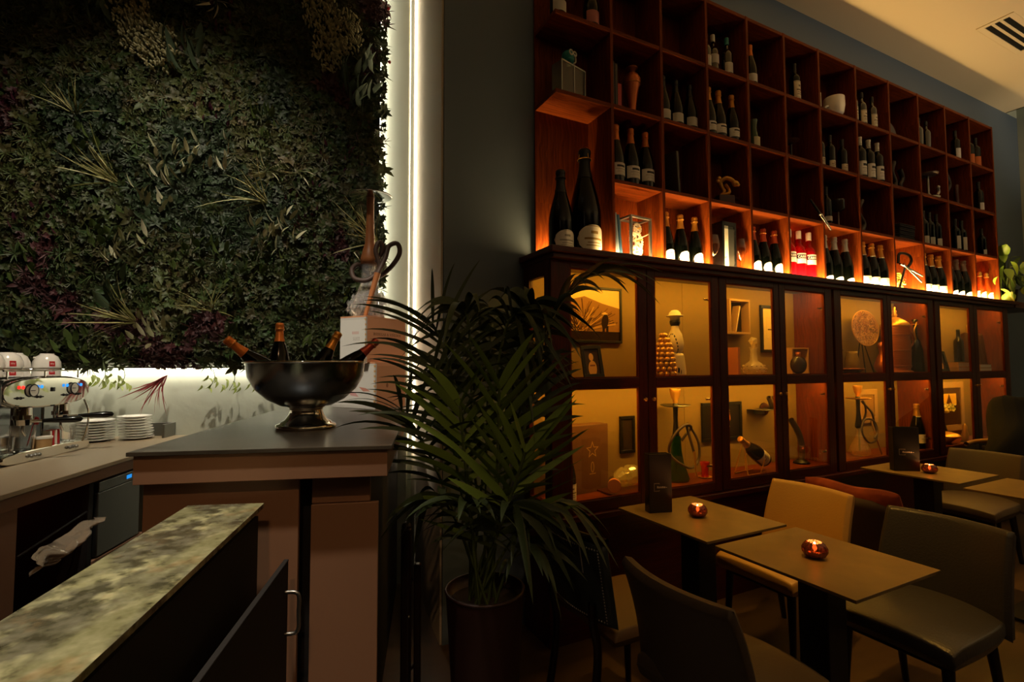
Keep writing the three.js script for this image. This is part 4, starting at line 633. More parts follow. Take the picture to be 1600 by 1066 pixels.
{ // ornate ceramic bottle with a hat-shaped stopper
  const pat = canvasTex(256, 256, (c, w, h) => { c.fillStyle = '#f0dca8'; c.fillRect(0, 0, w, h); c.strokeStyle = '#2a2418'; c.lineWidth = 5; c.setLineDash([7, 5]); for (const x of [64, 192]) { c.beginPath(); c.ellipse(x, 110, 34, 60, 0, 0, 7); c.stroke(); } c.lineWidth = 7; for (let k = 0; k < 3; k++) { c.beginPath(); c.ellipse(40 + k * 88, 215, 26, 16, 0, 0.5, 5.5); c.stroke(); } c.setLineDash([]); c.fillStyle = '#d89038'; for (const x of [64, 192]) { c.beginPath(); c.ellipse(x, 110, 10, 30, 0, 0, 7); c.fill(); } });
  const o = thing('ceramic_bottle', 'ornate cream ceramic bottle with dark dotted patterns and a hat-shaped stopper', 'bottle', [2.475, UP, -2.5], 0.3);
  part('bottle_body', lathe([[0.001, 0], [0.066, 0], [0.068, 0.02], [0.056, 0.135], [0.05, 0.15], [0.036, 0.158], [0.05, 0.175], [0.056, 0.22], [0.045, 0.28], [0.026, 0.315], [0.024, 0.34]], 32), phys(0xffffff, 0.25, { map: pat, clearcoat: 0.7 }), o);
  part('collar', lathe([[0.026, 0.335], [0.034, 0.35], [0.036, 0.37], [0.024, 0.374]], 20), M.black, o);
  part('hat_stopper', [lathe([[0.001, 0.365], [0.03, 0.37], [0.032, 0.395], [0.056, 0.4], [0.056, 0.405], [0.04, 0.408], [0.036, 0.425], [0.02, 0.44], [0.001, 0.443]], 24)], M.cream, o);
}
{ const o = thing('ball_cluster', 'cone of golden balls stacked like grapes beside the ceramic bottle', 'ornament', [2.345, UP, -2.47]); let n = 0; for (let k = 0; k < 9; k++) { const R = 0.066 - 0.0008 * k * k, c = Math.max(1, Math.round(2 * PI * R / 0.034)); for (let i = 0; i < c; i++) { const a = (i + k * 0.5) / c * 2 * PI; part('ball', sph(0.0165, Math.cos(a) * R, 0.02 + k * 0.031, Math.sin(a) * R, 1, 1, 1, 10), M.gold, o); } } part('core', lathe([[0.001, 0], [0.055, 0], [0.05, 0.15], [0.01, 0.27], [0.001, 0.28]], 14), M.brass, o); }
function hookah(name, label, x, y, z, H, baseM, stemM, hoseM, trayM, loops, crystal) {
  const o = thing(name, label, 'hookah', [x, y, z]); const s = H / 0.62;
  const prof = crystal ? [[0.001, 0], [0.07, 0], [0.085, 0.02], [0.088, 0.05], [0.06, 0.11], [0.034, 0.16], [0.026, 0.2], [0.026, 0.24], [0.023, 0.24], [0.022, 0.2], [0.03, 0.16], [0.055, 0.11], [0.08, 0.05], [0.06, 0.008], [0.001, 0.008]] : [[0.001, 0], [0.08, 0], [0.085, 0.02], [0.05, 0.12], [0.036, 0.2], [0.032, 0.28], [0.03, 0.3], [0.027, 0.3], [0.029, 0.28], [0.032, 0.2], [0.045, 0.12], [0.07, 0.015], [0.001, 0.008]];
  part('glass_base', lathe(prof.map(([a, b]) => [a * s, b * s]), crystal ? 14 : 28), baseM, o);
  part('stem', lathe([[0.001, 0.04], [0.008, 0.04], [0.008, 0.22], [0.03, 0.25], [0.03, 0.27], [0.02, 0.33], [0.014, 0.4], [0.017, 0.5], [0.02, 0.52], [0.001, 0.525]].map(([a, b]) => [a * s, b * s])), stemM, o);
  part('tray', lathe([[0.018, 0.5], [0.06, 0.498], [0.1, 0.508], [0.1, 0.512], [0.06, 0.502], [0.018, 0.505]].map(([a, b]) => [a * s, b * s]), 36), trayM, o);
  part('tobacco_bowl', lathe([[0.015, 0.52], [0.018, 0.545], [0.028, 0.56], [0.036, 0.6], [0.038, 0.62], [0.034, 0.62], [0.026, 0.575], [0.001, 0.57]].map(([a, b]) => [a * s, b * s]), 22), crystal === 'gold' ? phys(0xf0c860, 0.15, { transmission: 0.4, thickness: 0 }) : M.brass, o);
  part('hose', tube(loops.map(([a, b, c]) => [a * s, b * s, c * s]), 0.009 * s, 90, 8), hoseM, o);
  return o;
}
{
  const o = hookah('hookah', 'green glass hookah with a wide tray and brass bowl in the second lower bay', 2.475, LO, -2.51, 0.6, M.greenGlass, M.legBlack, M.hose, M.brushed, [[0.03, 0.27, 0.02], [0.09, 0.36, 0.05], [0.0, 0.38, 0.08], [-0.1, 0.3, 0.07], [-0.11, 0.2, 0.05], [0.02, 0.1, 0.095], [0.14, 0.13, 0.06], [0.17, 0.24, 0.04], [0.12, 0.35, 0.02], [0.04, 0.38, 0.06], [0.06, 0.2, 0.1]], 0);
  part('mouthpiece', rod([0.057, 0.2, 0.1], [0.05, 0.05, 0.12], 0.008, 0.006), M.brass, o);
}
{ const o = thing('tea_glass', 'small red and clear tea glass at the right of the green hookah', 'glass', [2.71, LO, -2.49]); part('glass', lathe([[0.001, 0], [0.026, 0], [0.022, 0.03], [0.024, 0.06], [0.034, 0.1], [0.032, 0.1], [0.021, 0.06], [0.001, 0.01]]), phys(0xf0603c, 0.08, { transmission: 0.7, thickness: 0 }), o); part('saucer', lathe([[0.001, -0.001], [0.045, 0.004], [0.045, 0.007], [0.001, 0.002]].map(([a, b]) => [a, b + 0.001])), M.brass, o); o.children[0].position.y = 0.004; }
{ const o = thing('niche_shelf', 'small open box shelf hanging on the back panel with a leaning book', 'shelf', [3.19, 1.73, BK]); part('box_frame', [bb(-0.11, 0.11, 0, 0.016, 0, 0.075, 0.002), bb(-0.11, 0.11, 0.244, 0.26, 0, 0.075, 0.002), bb(0.095, 0.11, 0.0162, 0.2438, 0, 0.075, 0.002), bb(-0.11, -0.095, 0.0162, 0.2438, 0, 0.075, 0.002)], M.tan, o); part('box_back', bb(-0.095, 0.095, 0.0162, 0.2438, 0.0, 0.006), M.legBlack, o);
  const b = thing('book', 'thin pale book leaning inside the small box shelf', 'book', [3.13, 1.7465, BK + 0.04]); part('cover', [bb(-0.006, -0.004, 0, 0.2, -0.03, 0.03), bb(0.004, 0.006, 0, 0.2, -0.03, 0.03)], M.tan, b); part('pages', bb(-0.0038, 0.0038, 0.002, 0.198, -0.028, 0.028), M.paper, b); b.rotation.z = -0.25; b.position.set(3.145, 1.7478, BK + 0.042); }
{ const dg = phys(0xfff0c8, 0.12, { transmission: 0.65, thickness: 0, ior: 1.5, flatShading: true, clearcoat: 1 }); const o = thing('crystal_decanter', 'cut crystal decanter with a faceted stopper on the upper shelf', 'decanter', [3.2, UP, -2.47]); part('cut_body', lathe([[0.001, 0], [0.05, 0], [0.075, 0.02], [0.082, 0.05], [0.06, 0.085], [0.03, 0.105], [0.022, 0.17], [0.028, 0.2], [0.001, 0.2]], 28), phys(0xfff0c8, 0.08, { transmission: 0.6, thickness: 0, clearcoat: 1 }), o); part('cut_facets', [0, 1, 2].flatMap((k) => Array.from({ length: 14 }, (_, i) => { const a = (i + k * 0.5) / 14 * 2 * PI, R = [0.076, 0.083, 0.072][k]; return new THREE.OctahedronGeometry(0.009).translate(Math.cos(a) * R, 0.025 + k * 0.022, Math.sin(a) * R); })), dg, o); part('neck_ring', torus(0.03, 0.004, 0.2, 20), dg, o); part('stopper', [new THREE.IcosahedronGeometry(0.034).scale(1.1, 1, 1.1).translate(0, 0.248, 0), cyl(0.018, 0.02, 0.03, 0.2, 10)], dg, o); }
{ const o = thing('upright_book', 'thin orange book standing at the left of the crystal decanter', 'book', [3.0, UP, -2.5]); part('cover', [bb(-0.01, -0.007, 0, 0.2, -0.07, 0.07), bb(0.007, 0.01, 0, 0.2, -0.07, 0.07), bb(-0.0068, 0.0068, 0, 0.2, 0.066, 0.07)], M.cork, o); part('pages', bb(-0.0068, 0.0068, 0.003, 0.197, -0.068, 0.065), M.paper, o); }
const paleArt = mat(0xffffff, 0.5, 0, { map: canvasTex(128, 256, (c, w, h) => { c.fillStyle = '#f0d490'; c.fillRect(0, 0, w, h); c.strokeStyle = '#c8a860'; c.strokeRect(30, 60, 68, 130); c.fillStyle = '#5a3c1c'; c.fillRect(40, 128, 50, 7); c.fillRect(78, 128, 10, 20); }) });
framed('framed_print', 'black framed pale print hanging behind the crystal decanter', 'picture', 3.62, 1.6, BK, 0.24, 0.37, 0.022, M.black, paleArt);
framed('dark_wall_frame', 'wide dark frame with a slim lit figure between the green hookah and the lying bottle', 'picture frame', 3.05, 0.95, BK, 0.41, 0.28, 0.024, M.black, figureArt);
{ const o = thing('horn_mount', 'pair of dark curved horns fixed on the back panel of the third lower bay', 'horns', [3.52, 1.16, BK]); part('horn', tube([[0, 0, 0], [0.0, 0.01, 0.06], [-0.05, 0.05, 0.1], [-0.09, 0.1, 0.11]], 0.016, 24), M.horn, o); part('horn', tube([[0.02, 0, 0], [0.03, 0.02, 0.06], [0.0, 0.07, 0.1], [-0.03, 0.1, 0.11]], 0.014, 24), M.horn, o); part('mount_plate', lathe([[0.001, 0], [0.05, 0], [0.045, 0.014], [0.001, 0.016]]).rotateX(PI / 2), M.darkWood, o); }
{ const k = C(M.goldFoil, 'gold', 0.36, { lab: [0.02, 0.1, 1.3] }); const o = bottle(k, [3.26, LO + 0.075, -2.45], 'dark champagne bottle lying tilted in a gold wire cradle'); o.rotation.set(0, 0.15, 1.05); const c = thing('wire_cradle', 'gold wire cradle holding the lying champagne bottle', 'bottle stand', [3.12, LO, -2.45], 0.15); part('cradle_wire', [tube([[-0.13, 0, -0.05], [-0.1, 0.2, 0], [-0.13, 0, 0.05]], 0.004, 30), tube([[0.02, 0, -0.055], [0.05, 0.12, -0.06], [0.06, 0.12, 0.06], [0.02, 0, 0.055]], 0.004, 30), rod([-0.13, 0.004, -0.05], [0.1, 0.004, -0.05], 0.004), rod([-0.13, 0.004, 0.05], [0.1, 0.004, 0.05], 0.004)], M.gold, c); }
{ const o = thing('bottle_crate', 'pale wooden box open to the front behind a dark round flask', 'box', [3.82, UP, -2.57]); part('crate_panel', [bb(-0.13, 0.08, 0, 0.012, -0.06, 0.06, 0.001), bb(-0.13, 0.08, 0.198, 0.21, -0.06, 0.06, 0.001), bb(-0.13, -0.118, 0.0122, 0.1978, -0.06, 0.06), bb(0.068, 0.08, 0.0122, 0.1978, -0.06, 0.06), bb(-0.1178, 0.0678, 0.0122, 0.1978, -0.06, -0.05)], M.woodPale, o);
  const f = thing('round_flask', 'dark round ceramic flask in front of the pale wooden box', 'flask', [3.66, UP, -2.44]); part('flask_body', [sph(0.07, 0, 0.076, 0, 1, 1, 0.7, 22)], mat(0x3a2818, 0.25), f); part('flask_neck', lathe([[0.02, 0.13], [0.014, 0.15], [0.018, 0.17], [0.001, 0.172]]), M.copper, f); part('flask_foot', cyl(0.035, 0.03, 0.01, 0), M.legBlack, f); }
{ const o = thing('curved_horn', 'dark curved drinking horn standing in the fourth lower bay', 'horn', [3.7, LO, -2.5]); part('horn_body', tube([[-0.06, 0.34, 0], [0.0, 0.27, 0], [0.05, 0.18, 0], [0.06, 0.08, 0], [0.05, 0.02, 0]], 0.022, 30), M.horn, o); part('horn_stand', [lathe([[0.001, 0], [0.06, 0], [0.055, 0.015], [0.03, 0.03]]).translate(0.05, 0, 0)], M.legBlack, o); }
{ const o = thing('metal_plate', 'flat metal plate on the upper level of the fourth lower bay', 'plate', [3.42, 1.16, -2.6]); part('plate_dish', lathe([[0.001, 0], [0.1, 0.004], [0.1, 0.008], [0.001, 0.004]], 32), M.brushed, o); part('wall_bracket', bb(-0.015, 0.015, -0.03, -0.001, -0.04, 0.03), M.brushed, o); }
{ const t = canvasTex(256, 256, (c, w, h) => { c.fillStyle = '#a87838'; c.fillRect(0, 0, w, h); const r = rng(14); for (let i = 0; i < 260; i++) { c.strokeStyle = ['#6a3c18', '#d8a858', '#8a3c20', '#4a3014'][i % 4]; c.lineWidth = 3; c.beginPath(); const a = r() * 6.3, R = 20 + r() * 100; c.arc(128 + Math.cos(a) * R, 128 + Math.sin(a) * R, 6 + r() * 8, r() * 6, r() * 6 + 3); c.stroke(); } });
  const o = thing('patterned_plate', 'round patterned brass plate standing tilted on a stand', 'plate', [4.72, UP + 0.25, -2.55], -0.15); const g = part('plate_dish', lathe([[0.001, 0], [0.1, 0.002], [0.125, 0.018], [0.155, 0.022], [0.155, 0.026], [0.125, 0.023], [0.1, 0.008], [0.001, 0.006]], 40), mat(0xffffff, 0.4, 0.4, { map: t }), o); { const uv = g.geometry.attributes.uv, p = g.geometry.attributes.position; for (let i = 0; i < p.count; i++) uv.setXY(i, p.getX(i) * 3.1 + 0.5, p.getZ(i) * 3.1 + 0.5); } g.geometry.rotateX(PI / 2 - 0.1).translate(0, 0.14, 0); part('plate_rim', new THREE.TorusGeometry(0.155, 0.004, 8, 44).rotateX(-0.1).translate(0, 0.142, 0.024), M.brass, o); part('plate_stand', [rod([-0.05, -0.25, 0.05], [0, 0.1, -0.02], 0.005), rod([0.05, -0.25, 0.05], [0, 0.1, -0.02], 0.005), rod([0, -0.25, -0.07], [0, 0.1, -0.02], 0.005)], M.legBlack, o); }
const ewer = (label, x, s, m) => { const o = thing('copper_ewer', label, 'ewer', [x, UP, -2.5]); part('ewer_body', lathe([[0.001, 0], [0.03, 0], [0.05, 0.03], [0.055, 0.06], [0.035, 0.12], [0.016, 0.16], [0.02, 0.2], [0.026, 0.22], [0.02, 0.24], [0.001, 0.25]].map(([a, b]) => [a * s, b * s])), m, o); part('ewer_handle', tube([[0.03 * s, 0.05 * s, 0], [0.07 * s, 0.1 * s, 0], [0.06 * s, 0.18 * s, 0], [0.018 * s, 0.2 * s, 0]], 0.005, 20), m, o); };
ewer('copper ewer at the right edge of the bay with the patterned plate', 4.9, 1.1, M.copper);
{ const o = thing('copper_cup', 'small copper cup on a dark wall bracket left of the patterned plate', 'cup', [4.36, 1.63, -2.58]); part('cup_body', lathe([[0.001, 0], [0.02, 0], [0.034, 0.03], [0.036, 0.08], [0.032, 0.08], [0.03, 0.03], [0.001, 0.01]]), M.copper, o); part('bracket', [bb(-0.05, 0.05, -0.012, -0.001, -0.06, 0.04, 0.002), bb(-0.05, 0.05, -0.001, 0.16, -0.06, -0.052, 0.002)], M.legBlack, o); }
{ const o = thing('brass_dish', 'low dark red dish on the shelf left of the copper ewer', 'dish', [4.36, UP, -2.46]); part('dish_bowl', lathe([[0.001, 0], [0.05, 0], [0.1, 0.04], [0.097, 0.043], [0.05, 0.008], [0.001, 0.006]], 30), mat(0x5a2014, 0.2), o); part('dish_rim', torus(0.0985, 0.003, 0.042, 36), M.copper, o); }
{ const o = thing('water_jug', 'plain brass water jug standing behind the dish', 'jug', [4.6, UP, -2.58]); part('jug_body', lathe([[0.001, 0], [0.05, 0], [0.055, 0.1], [0.04, 0.17], [0.044, 0.19], [0.001, 0.19]]), M.backPanel, o); part('jug_handle', tube([[0.05, 0.04, 0], [0.085, 0.07, 0], [0.08, 0.14, 0], [0.042, 0.16, 0]], 0.005, 16), M.brass, o); }
{
  const o = hookah('hookah', 'clear crystal hookah with a dark stem and coiled hose in the fifth lower bay', 4.52, LO, -2.5, 0.58, phys(0xfff0c8, 0.06, { transmission: 0.82, thickness: 0, clearcoat: 1 }), M.legBlack, M.hose, M.brass, [[0.02, 0.29, 0.02], [0.06, 0.38, 0.03], [0.02, 0.47, 0.04], [-0.03, 0.48, 0.05], [0.06, 0.38, 0.08], [0.13, 0.26, 0.06], [0.08, 0.15, 0.1], [-0.04, 0.13, 0.1], [-0.1, 0.22, 0.08], [-0.04, 0.32, 0.07], [0.08, 0.31, 0.08], [0.1, 0.22, 0.1], [0.03, 0.16, 0.11]], 1);
  part('mouthpiece', rod([0.05, 0.29, 0.07], [0.13, 0.01, 0.1], 0.007, 0.008), M.tan, o);
}
framed('wall_box', 'shallow cream box frame hanging behind the crystal hookah', 'picture frame', 4.9, 0.98, BK, 0.3, 0.3, 0.05, M.tan, mat(0x9a7030, 0.7));
{ const o = thing('copper_samovar', 'large engraved copper urn with a domed lid and gold finial', 'urn', [5.13, UP, -2.5], 0); const eng = rep(woodBump, 3); const cm = mat(0xb4602f, 0.36, 0.6, { bumpMap: eng, bumpScale: 0.002 });
  part('urn_body', lathe([[0.001, 0], [0.12, 0], [0.122, 0.015], [0.1, 0.03], [0.108, 0.05], [0.112, 0.2], [0.106, 0.4], [0.11, 0.415], [0.09, 0.43]], 40), cm, o); for (const y of [0.06, 0.2, 0.34]) part('band', torus(0.112, 0.004, y, 44), M.copperOld, o);
  part('lid', lathe([[0.112, 0.415], [0.115, 0.425], [0.1, 0.45], [0.06, 0.48], [0.03, 0.5], [0.001, 0.505]], 36), M.brass, o); part('finial', lathe([[0.012, 0.5], [0.024, 0.52], [0.012, 0.54], [0.018, 0.555], [0.008, 0.575], [0.011, 0.59], [0.001, 0.6]], 18), M.gold, o);
  part('urn_handle', tube([[0.105, 0.36, 0.03], [0.16, 0.37, 0.05], [0.17, 0.27, 0.06], [0.11, 0.2, 0.03]], 0.009, 28), M.copperOld, o); }
{ const o = thing('dark_flask', 'tall dark flask with a curved brass handle beside the copper urn', 'flask', [5.34, UP, -2.44]); part('flask_body', lathe([[0.001, 0], [0.05, 0], [0.06, 0.02], [0.055, 0.2], [0.04, 0.28], [0.018, 0.33], [0.016, 0.46], [0.03, 0.48], [0.001, 0.49]]), M.brownGlass, o); part('flask_handle', tube([[-0.035, 0.3, 0.02], [-0.06, 0.38, 0.02], [-0.02, 0.44, 0.02], [0.0, 0.46, 0.015]], 0.006, 20), M.gold, o); part('flask_collar', torus(0.022, 0.005, 0.44, 20), M.brass, o); }
bottle(C(M.brass, 'gold', 0.4, { lab: [0.04, 0.1, 1.1], neck: LT.gold }), [5.35, LO, -2.46], 'gold-necked champagne bottle in the lower bay behind the second menu holder');
framed('small_photo_frame', 'small leaning photo frame left of the stacked books in the seventh bay', 'picture frame', 5.82, UP + 0.001, -2.46, 0.2, 0.2, 0.03, M.black, portraitArt, 0.2, -0.15);
{ const bk = (w, d, h, m, x, y, z, label, group) => { const o = thing('book', label, 'book', [x, y, z], 0, group); part('cover', [bb(-w / 2, w / 2, 0, 0.004, -d / 2, d / 2, 0.001), bb(-w / 2, w / 2, h - 0.004, h, -d / 2, d / 2, 0.001), bb(-w / 2, -w / 2 + 0.004, 0.0041, h - 0.0041, -d / 2, d / 2)], m, o); part('pages', bb(-w / 2 + 0.0042, w / 2 - 0.004, 0.0042, h - 0.0042, -d / 2 + 0.004, d / 2 - 0.004), M.paper, o); };
  bk(0.34, 0.2, 0.05, M.tan, 6.18, UP, -2.5, 'thick pale book at the bottom of the pile in the seventh bay'); bk(0.32, 0.19, 0.045, M.woodPale, 6.18, UP + 0.0505, -2.5, 'tan book on top of the pile in the seventh bay under the dark bottle');
  bk(0.26, 0.15, 0.04, M.woodPale, 6.5, UP, -2.45, 'lower book of the pair in front of the brown leather bag'); bk(0.25, 0.15, 0.035, M.tan, 6.5, UP + 0.0405, -2.45, 'upper book of the pair in front of the brown leather bag');
  bottle(W(M.darkFoil, null, 0.33, { glass: M.blackGloss }), [6.28, UP + 0.0958, -2.5], 'plain dark bottle standing on the pile of books'); }
{ const o = thing('leather_bag', 'tall dark brown leather bag with a pleated front and thin handle', 'bag', [6.69, UP, -2.55]); const m = phys(0x4a2a18, 0.5); part('bag_body', pad((u, v) => V(-0.15 + 0.3 * u + (u - 0.5) * 0.06 * (1 - v), 0.005 + 0.4 * v, 0.02 * Math.sin(u * 22) * (1 - v)), 30, 14, 0.09), m, o); part('bag_handle', tube([[-0.08, 0.39, 0], [-0.1, 0.47, 0], [0.0, 0.5, 0], [0.06, 0.45, 0], [0.06, 0.39, 0]], 0.005, 24), M.brass, o); }
const flowerArt = mat(0xffffff, 0.4, 0, { map: canvasTex(192, 256, (c, w, h) => { c.fillStyle = '#4a3014'; c.fillRect(0, 0, w, h); c.fillStyle = '#f0c050'; c.fillRect(40, 40, 120, 80); c.fillStyle = '#5a3010'; c.beginPath(); c.moveTo(100, 40); c.lineTo(76, 110); c.lineTo(124, 110); c.fill(); c.fillStyle = '#3c2410'; c.fillRect(20, 140, 150, 80); const r = rng(31); for (let i = 0; i < 60; i++) { c.fillStyle = ['#e8d060', '#f4ecb0', '#a0a040'][i % 3]; c.beginPath(); c.arc(20 + r() * 130, 110 + r() * 50, 4 + r() * 5, 0, 7); c.fill(); } }) });
framed('large_picture', 'tan framed picture with yellow blossoms in the seventh lower bay', 'picture', 6.35, 0.82, BK, 0.6, 0.5, 0.06, M.tan, flowerArt);
{ const o = thing('gold_bowl', 'wide brass bowl with a domed cover in the seventh lower bay', 'bowl', [5.9, LO, -2.48]); o.scale.setScalar(0.75); part('bowl_body', lathe([[0.001, 0], [0.06, 0], [0.05, 0.02], [0.12, 0.08], [0.16, 0.1], [0.155, 0.104], [0.1, 0.09], [0.001, 0.03]], 36), M.brass, o); part('bowl_cover', lathe([[0.15, 0.105], [0.12, 0.13], [0.06, 0.15], [0.001, 0.155]], 32), M.gold, o); }
{ const o = thing('gold_figurine', 'small golden figurine at the right of the covered brass bowl', 'ornament', [6.2, LO, -2.45]); part('figurine_body', lathe([[0.001, 0], [0.03, 0], [0.024, 0.03], [0.03, 0.07], [0.016, 0.12], [0.02, 0.14], [0.012, 0.17], [0.001, 0.18]]), M.gold, o); part('figurine_base', cyl(0.04, 0.036, 0.008), M.legBlack, o); }
{ const o = thing('blossom_bunch', 'bunch of pale yellow blossoms in a dark vase before the picture', 'flowers', [6.03, LO, -2.57]); part('vase', lathe([[0.001, 0], [0.04, 0], [0.05, 0.1], [0.03, 0.2], [0.035, 0.22], [0.001, 0.2]]), M.legBlack, o); const r = rng(12); for (let i = 0; i < 40; i++) { const a = r() * 6.28, R = r() * 0.1, y = 0.28 + r() * 0.14; part('blossom', new THREE.IcosahedronGeometry(0.016 + r() * 0.008).translate(Math.cos(a) * R, y, Math.sin(a) * R * 0.5), i % 3 ? mat(0xe0c860, 0.7) : M.paper, o); } part('foliage', Array.from({ length: 10 }, (_, i) => rod([0, 0.2, 0], [Math.cos(i) * 0.07, 0.3, Math.sin(i) * 0.035], 0.003)), M.stalk, o); }

const CLUMPS = [['sedum',-1.84,3.63],['sedum',-1.9,3.8],['sedum',-1.72,3.54],['sedum',-0.67,3.64],['sedum',-0.73,3.89],['sedum',-0.58,3.77],['grass',-1.94,2.66],['grass',-1.06,2.58],['grass',-1.82,1.78],['grassR',-1.39,1.84],['grassR',-2.21,3.09],['spider',-0.89,2.8],['spider',-1.07,2.8],['pale',-1.65,2.79],['pale',-1.74,2.6],['pale',-1.0,2.46],['pale',-1.07,2.34],['pale',-1.87,2.23],['pale',-1.73,1.72],['pale',-1.42,2.85],['spider',-1.41,3.93],['broad',-1.61,3.51],['broad',-2.07,3.76],['broad',-0.45,3.48],['broad',-0.52,3.36],['broad',-1.88,1.96],['leafy',-2.11,2.89],['leafy',-1.97,2.33],['leafy',-1.52,2.17],['leafy',-1.21,2.06],['leafy',-0.97,2.15],['leafy',-2.39,2.11],['leafy',-1.07,3.1],['leafy',-1.37,2.31],['leafy',-0.81,1.94],['leafy',-0.72,1.55],['leafy',-1.98,1.56],['leafy',-2.16,1.62],['purple',-1.37,3.16],['purple',-1.44,3.83],['purple',-0.61,2.95],['purple',-0.82,2.67],['purple',-2.53,3.15],['purple',-0.73,2.37],['purple',-2.4,2.47],['red',-1.64,1.45],['ivy',-2.01,1.45],['ivy',-1.38,1.43],['ivy',-1.26,1.42],['ivy',-1.9,1.44],['ivy',-1.1,1.42],['berry',-0.3,4.04],['berry',-0.29,3.65],['grass',-0.35,2.34],['leafy',-2.5,1.58],['leafy',-0.48,1.9]];

// ---------------------------------------------------------------- steel bowl with bottles, wine crates and hookah on the bar
{
  const P = bar(-0.5, barTop, 2.2), o = thing('champagne_bowl', 'large polished steel champagne bowl on a round foot, holding four bottles', 'bowl', P, -TH);
  part('bowl', lathe([[0.07, 0.088], [0.1, 0.092], [0.15, 0.118], [0.195, 0.16], [0.222, 0.21], [0.23, 0.262], [0.234, 0.268], [0.238, 0.266], [0.238, 0.27], [0.23, 0.274], [0.224, 0.264], [0.216, 0.21], [0.19, 0.166], [0.146, 0.126], [0.098, 0.101], [0.001, 0.098]], 64), mat(0x8a929a, 0.2, 1), o);
  part('foot', lathe([[0.001, 0], [0.115, 0], [0.118, 0.006], [0.114, 0.016], [0.1, 0.02], [0.098, 0.026], [0.082, 0.034], [0.068, 0.055], [0.062, 0.072], [0.066, 0.08], [0.074, 0.088], [0.001, 0.09]], 56), M.chrome, o);
  part('rim_ring', torus(0.236, 0.004, 0.268, 64), M.chrome, o);
  const put = (kind, label, dx, dz, lean, az, y = 0.1) => { const b = bottle(kind, [0, 0, 0], label); b.position.set(P[0] + dx, P[1] + y, P[2] + dz); const dir = V(Math.cos(az) * Math.sin(lean), Math.cos(lean), -Math.sin(az) * Math.sin(lean)); b.quaternion.setFromUnitVectors(V(0, 1, 0), dir); return b; };
  put(C(M.orangeFoil, null, 0.31, { cage: true }), 'champagne bottle with an orange-gold neck leaning over the left rim of the steel bowl', -0.06, -0.02, 0.88, 3.35, 0.16);
  put(C(M.orangeFoil, 'white', 0.3, { cage: true }), 'champagne bottle standing nearly upright at the back of the steel bowl', -0.1, -0.12, 0.12, 1.57, 0.14);
  put(C(M.goldFoil, null, 0.3, { cage: true }), 'champagne bottle with a golden neck leaning right in the steel bowl', -0.01, -0.05, 0.5, 0.1, 0.135);
  put(C(M.pinkFoil, null, 0.31, { cage: true }), 'champagne bottle with a pink-red neck leaning over the right rim of the steel bowl', 0.055, 0.01, 0.83, 0.0, 0.155);
}
{
  const crate = (label, x, y, z, w, h, d, turn, front, side) => { // planked wooden wine crate
    const o = thing('wine_crate', label, 'crate', [x, y, z], turn); const t = 0.012;
    part('front_board', bb(-w / 2, w / 2, 0, h, d / 2 - t, d / 2, 0.001), M.crateWhite, o); part('rear_board', bb(-w / 2, w / 2, 0, h, -d / 2, -d / 2 + t, 0.001), M.crate, o);
    for (const s of [-1, 1]) part('side_board', bb(s < 0 ? -w / 2 : w / 2 - t, s < 0 ? -w / 2 + t : w / 2, 0, h, -d / 2 + t + 0.0002, d / 2 - t - 0.0002, 0.001), M.crate, o);
    part('lid_board', bb(-w / 2, w / 2, h + 0.0004, h + 0.009, -d / 2, d / 2, 0.001), M.crate, o); part('bottom_board', bb(-w / 2 + t, w / 2 - t, 0.001, 0.01, -d / 2 + t, d / 2 - t), M.crate, o);
    if (front) part('front_print', new THREE.PlaneGeometry(w * 0.94, h * 0.9).translate(0, h / 2, d / 2 + 0.0008), front, o);
    if (side) part('side_print', new THREE.PlaneGeometry(d * 0.9, h * 0.9).rotateY(PI / 2).translate(w / 2 + 0.0008, h / 2, 0), side, o);
    part('corner_joints', Array.from({ length: 9 }, (_, i) => bb(w / 2 - 0.013, w / 2 + 0.0004, h * (i + 0.3) / 9, h * (i + 0.72) / 9, d / 2 - 0.004, d / 2 + 0.0005)), M.tan, o); return o; };
  const pr = (bg, fn) => mat(0xffffff, 0.65, 0, { map: canvasTex(384, 288, (c, w, h) => { c.fillStyle = bg; c.fillRect(0, 0, w, h); fn(c, w, h); }) });
  const whiteBg = '#c0beb8';
  const low = pr(whiteBg, (c) => { c.fillStyle = '#5c584c'; c.font = 'bold 42px serif'; c.textAlign = 'right'; c.fillText('SANTI', 236, 128); c.fillRect(110, 142, 70, 3); c.fillStyle = '#b07868'; c.beginPath(); c.moveTo(250, 150); c.lineTo(312, 158); c.lineTo(356, 180); c.lineTo(290, 182); c.fill(); c.fillStyle = '#b88a88'; c.beginPath(); c.moveTo(150, 186); c.lineTo(210, 186); c.lineTo(250, 222); c.lineTo(176, 214); c.fill(); });
  const up = pr(whiteBg, (c) => { c.fillStyle = '#9a928a'; c.font = 'bold 34px serif'; c.textAlign = 'center'; c.fillText('SANTI', 250, 150); c.fillStyle = '#b8a098'; c.fillRect(180, 84, 110, 20); });
  const side = pr('#b8805a', (c) => { c.fillStyle = '#4e3018'; c.font = 'bold 27px serif'; c.textAlign = 'center'; c.fillText('BODEGAS & VIÑEDOS', 200, 110); c.fillRect(96, 124, 110, 7); });
  const sidePlain = pr('#a8744e', (c) => { c.fillStyle = '#7a4c2c'; c.beginPath(); c.arc(140, 140, 16, 0, 7); c.fill(); });
  const a = bar(-0.375, barTop, 3.27);
  crate('lower wooden wine crate with a printed white front behind the steel bowl', a[0], a[1] + 0.0005, a[2], 0.37, 0.265, 0.26, -0.99, low, sidePlain);
  const b = bar(-0.345, barTop, 3.26);
  crate('upper wooden wine crate with BODEGAS lettering under the hookah', b[0], b[1] + 0.2755, b[2], 0.2, 0.265, 0.37, -0.92, up, side);
}
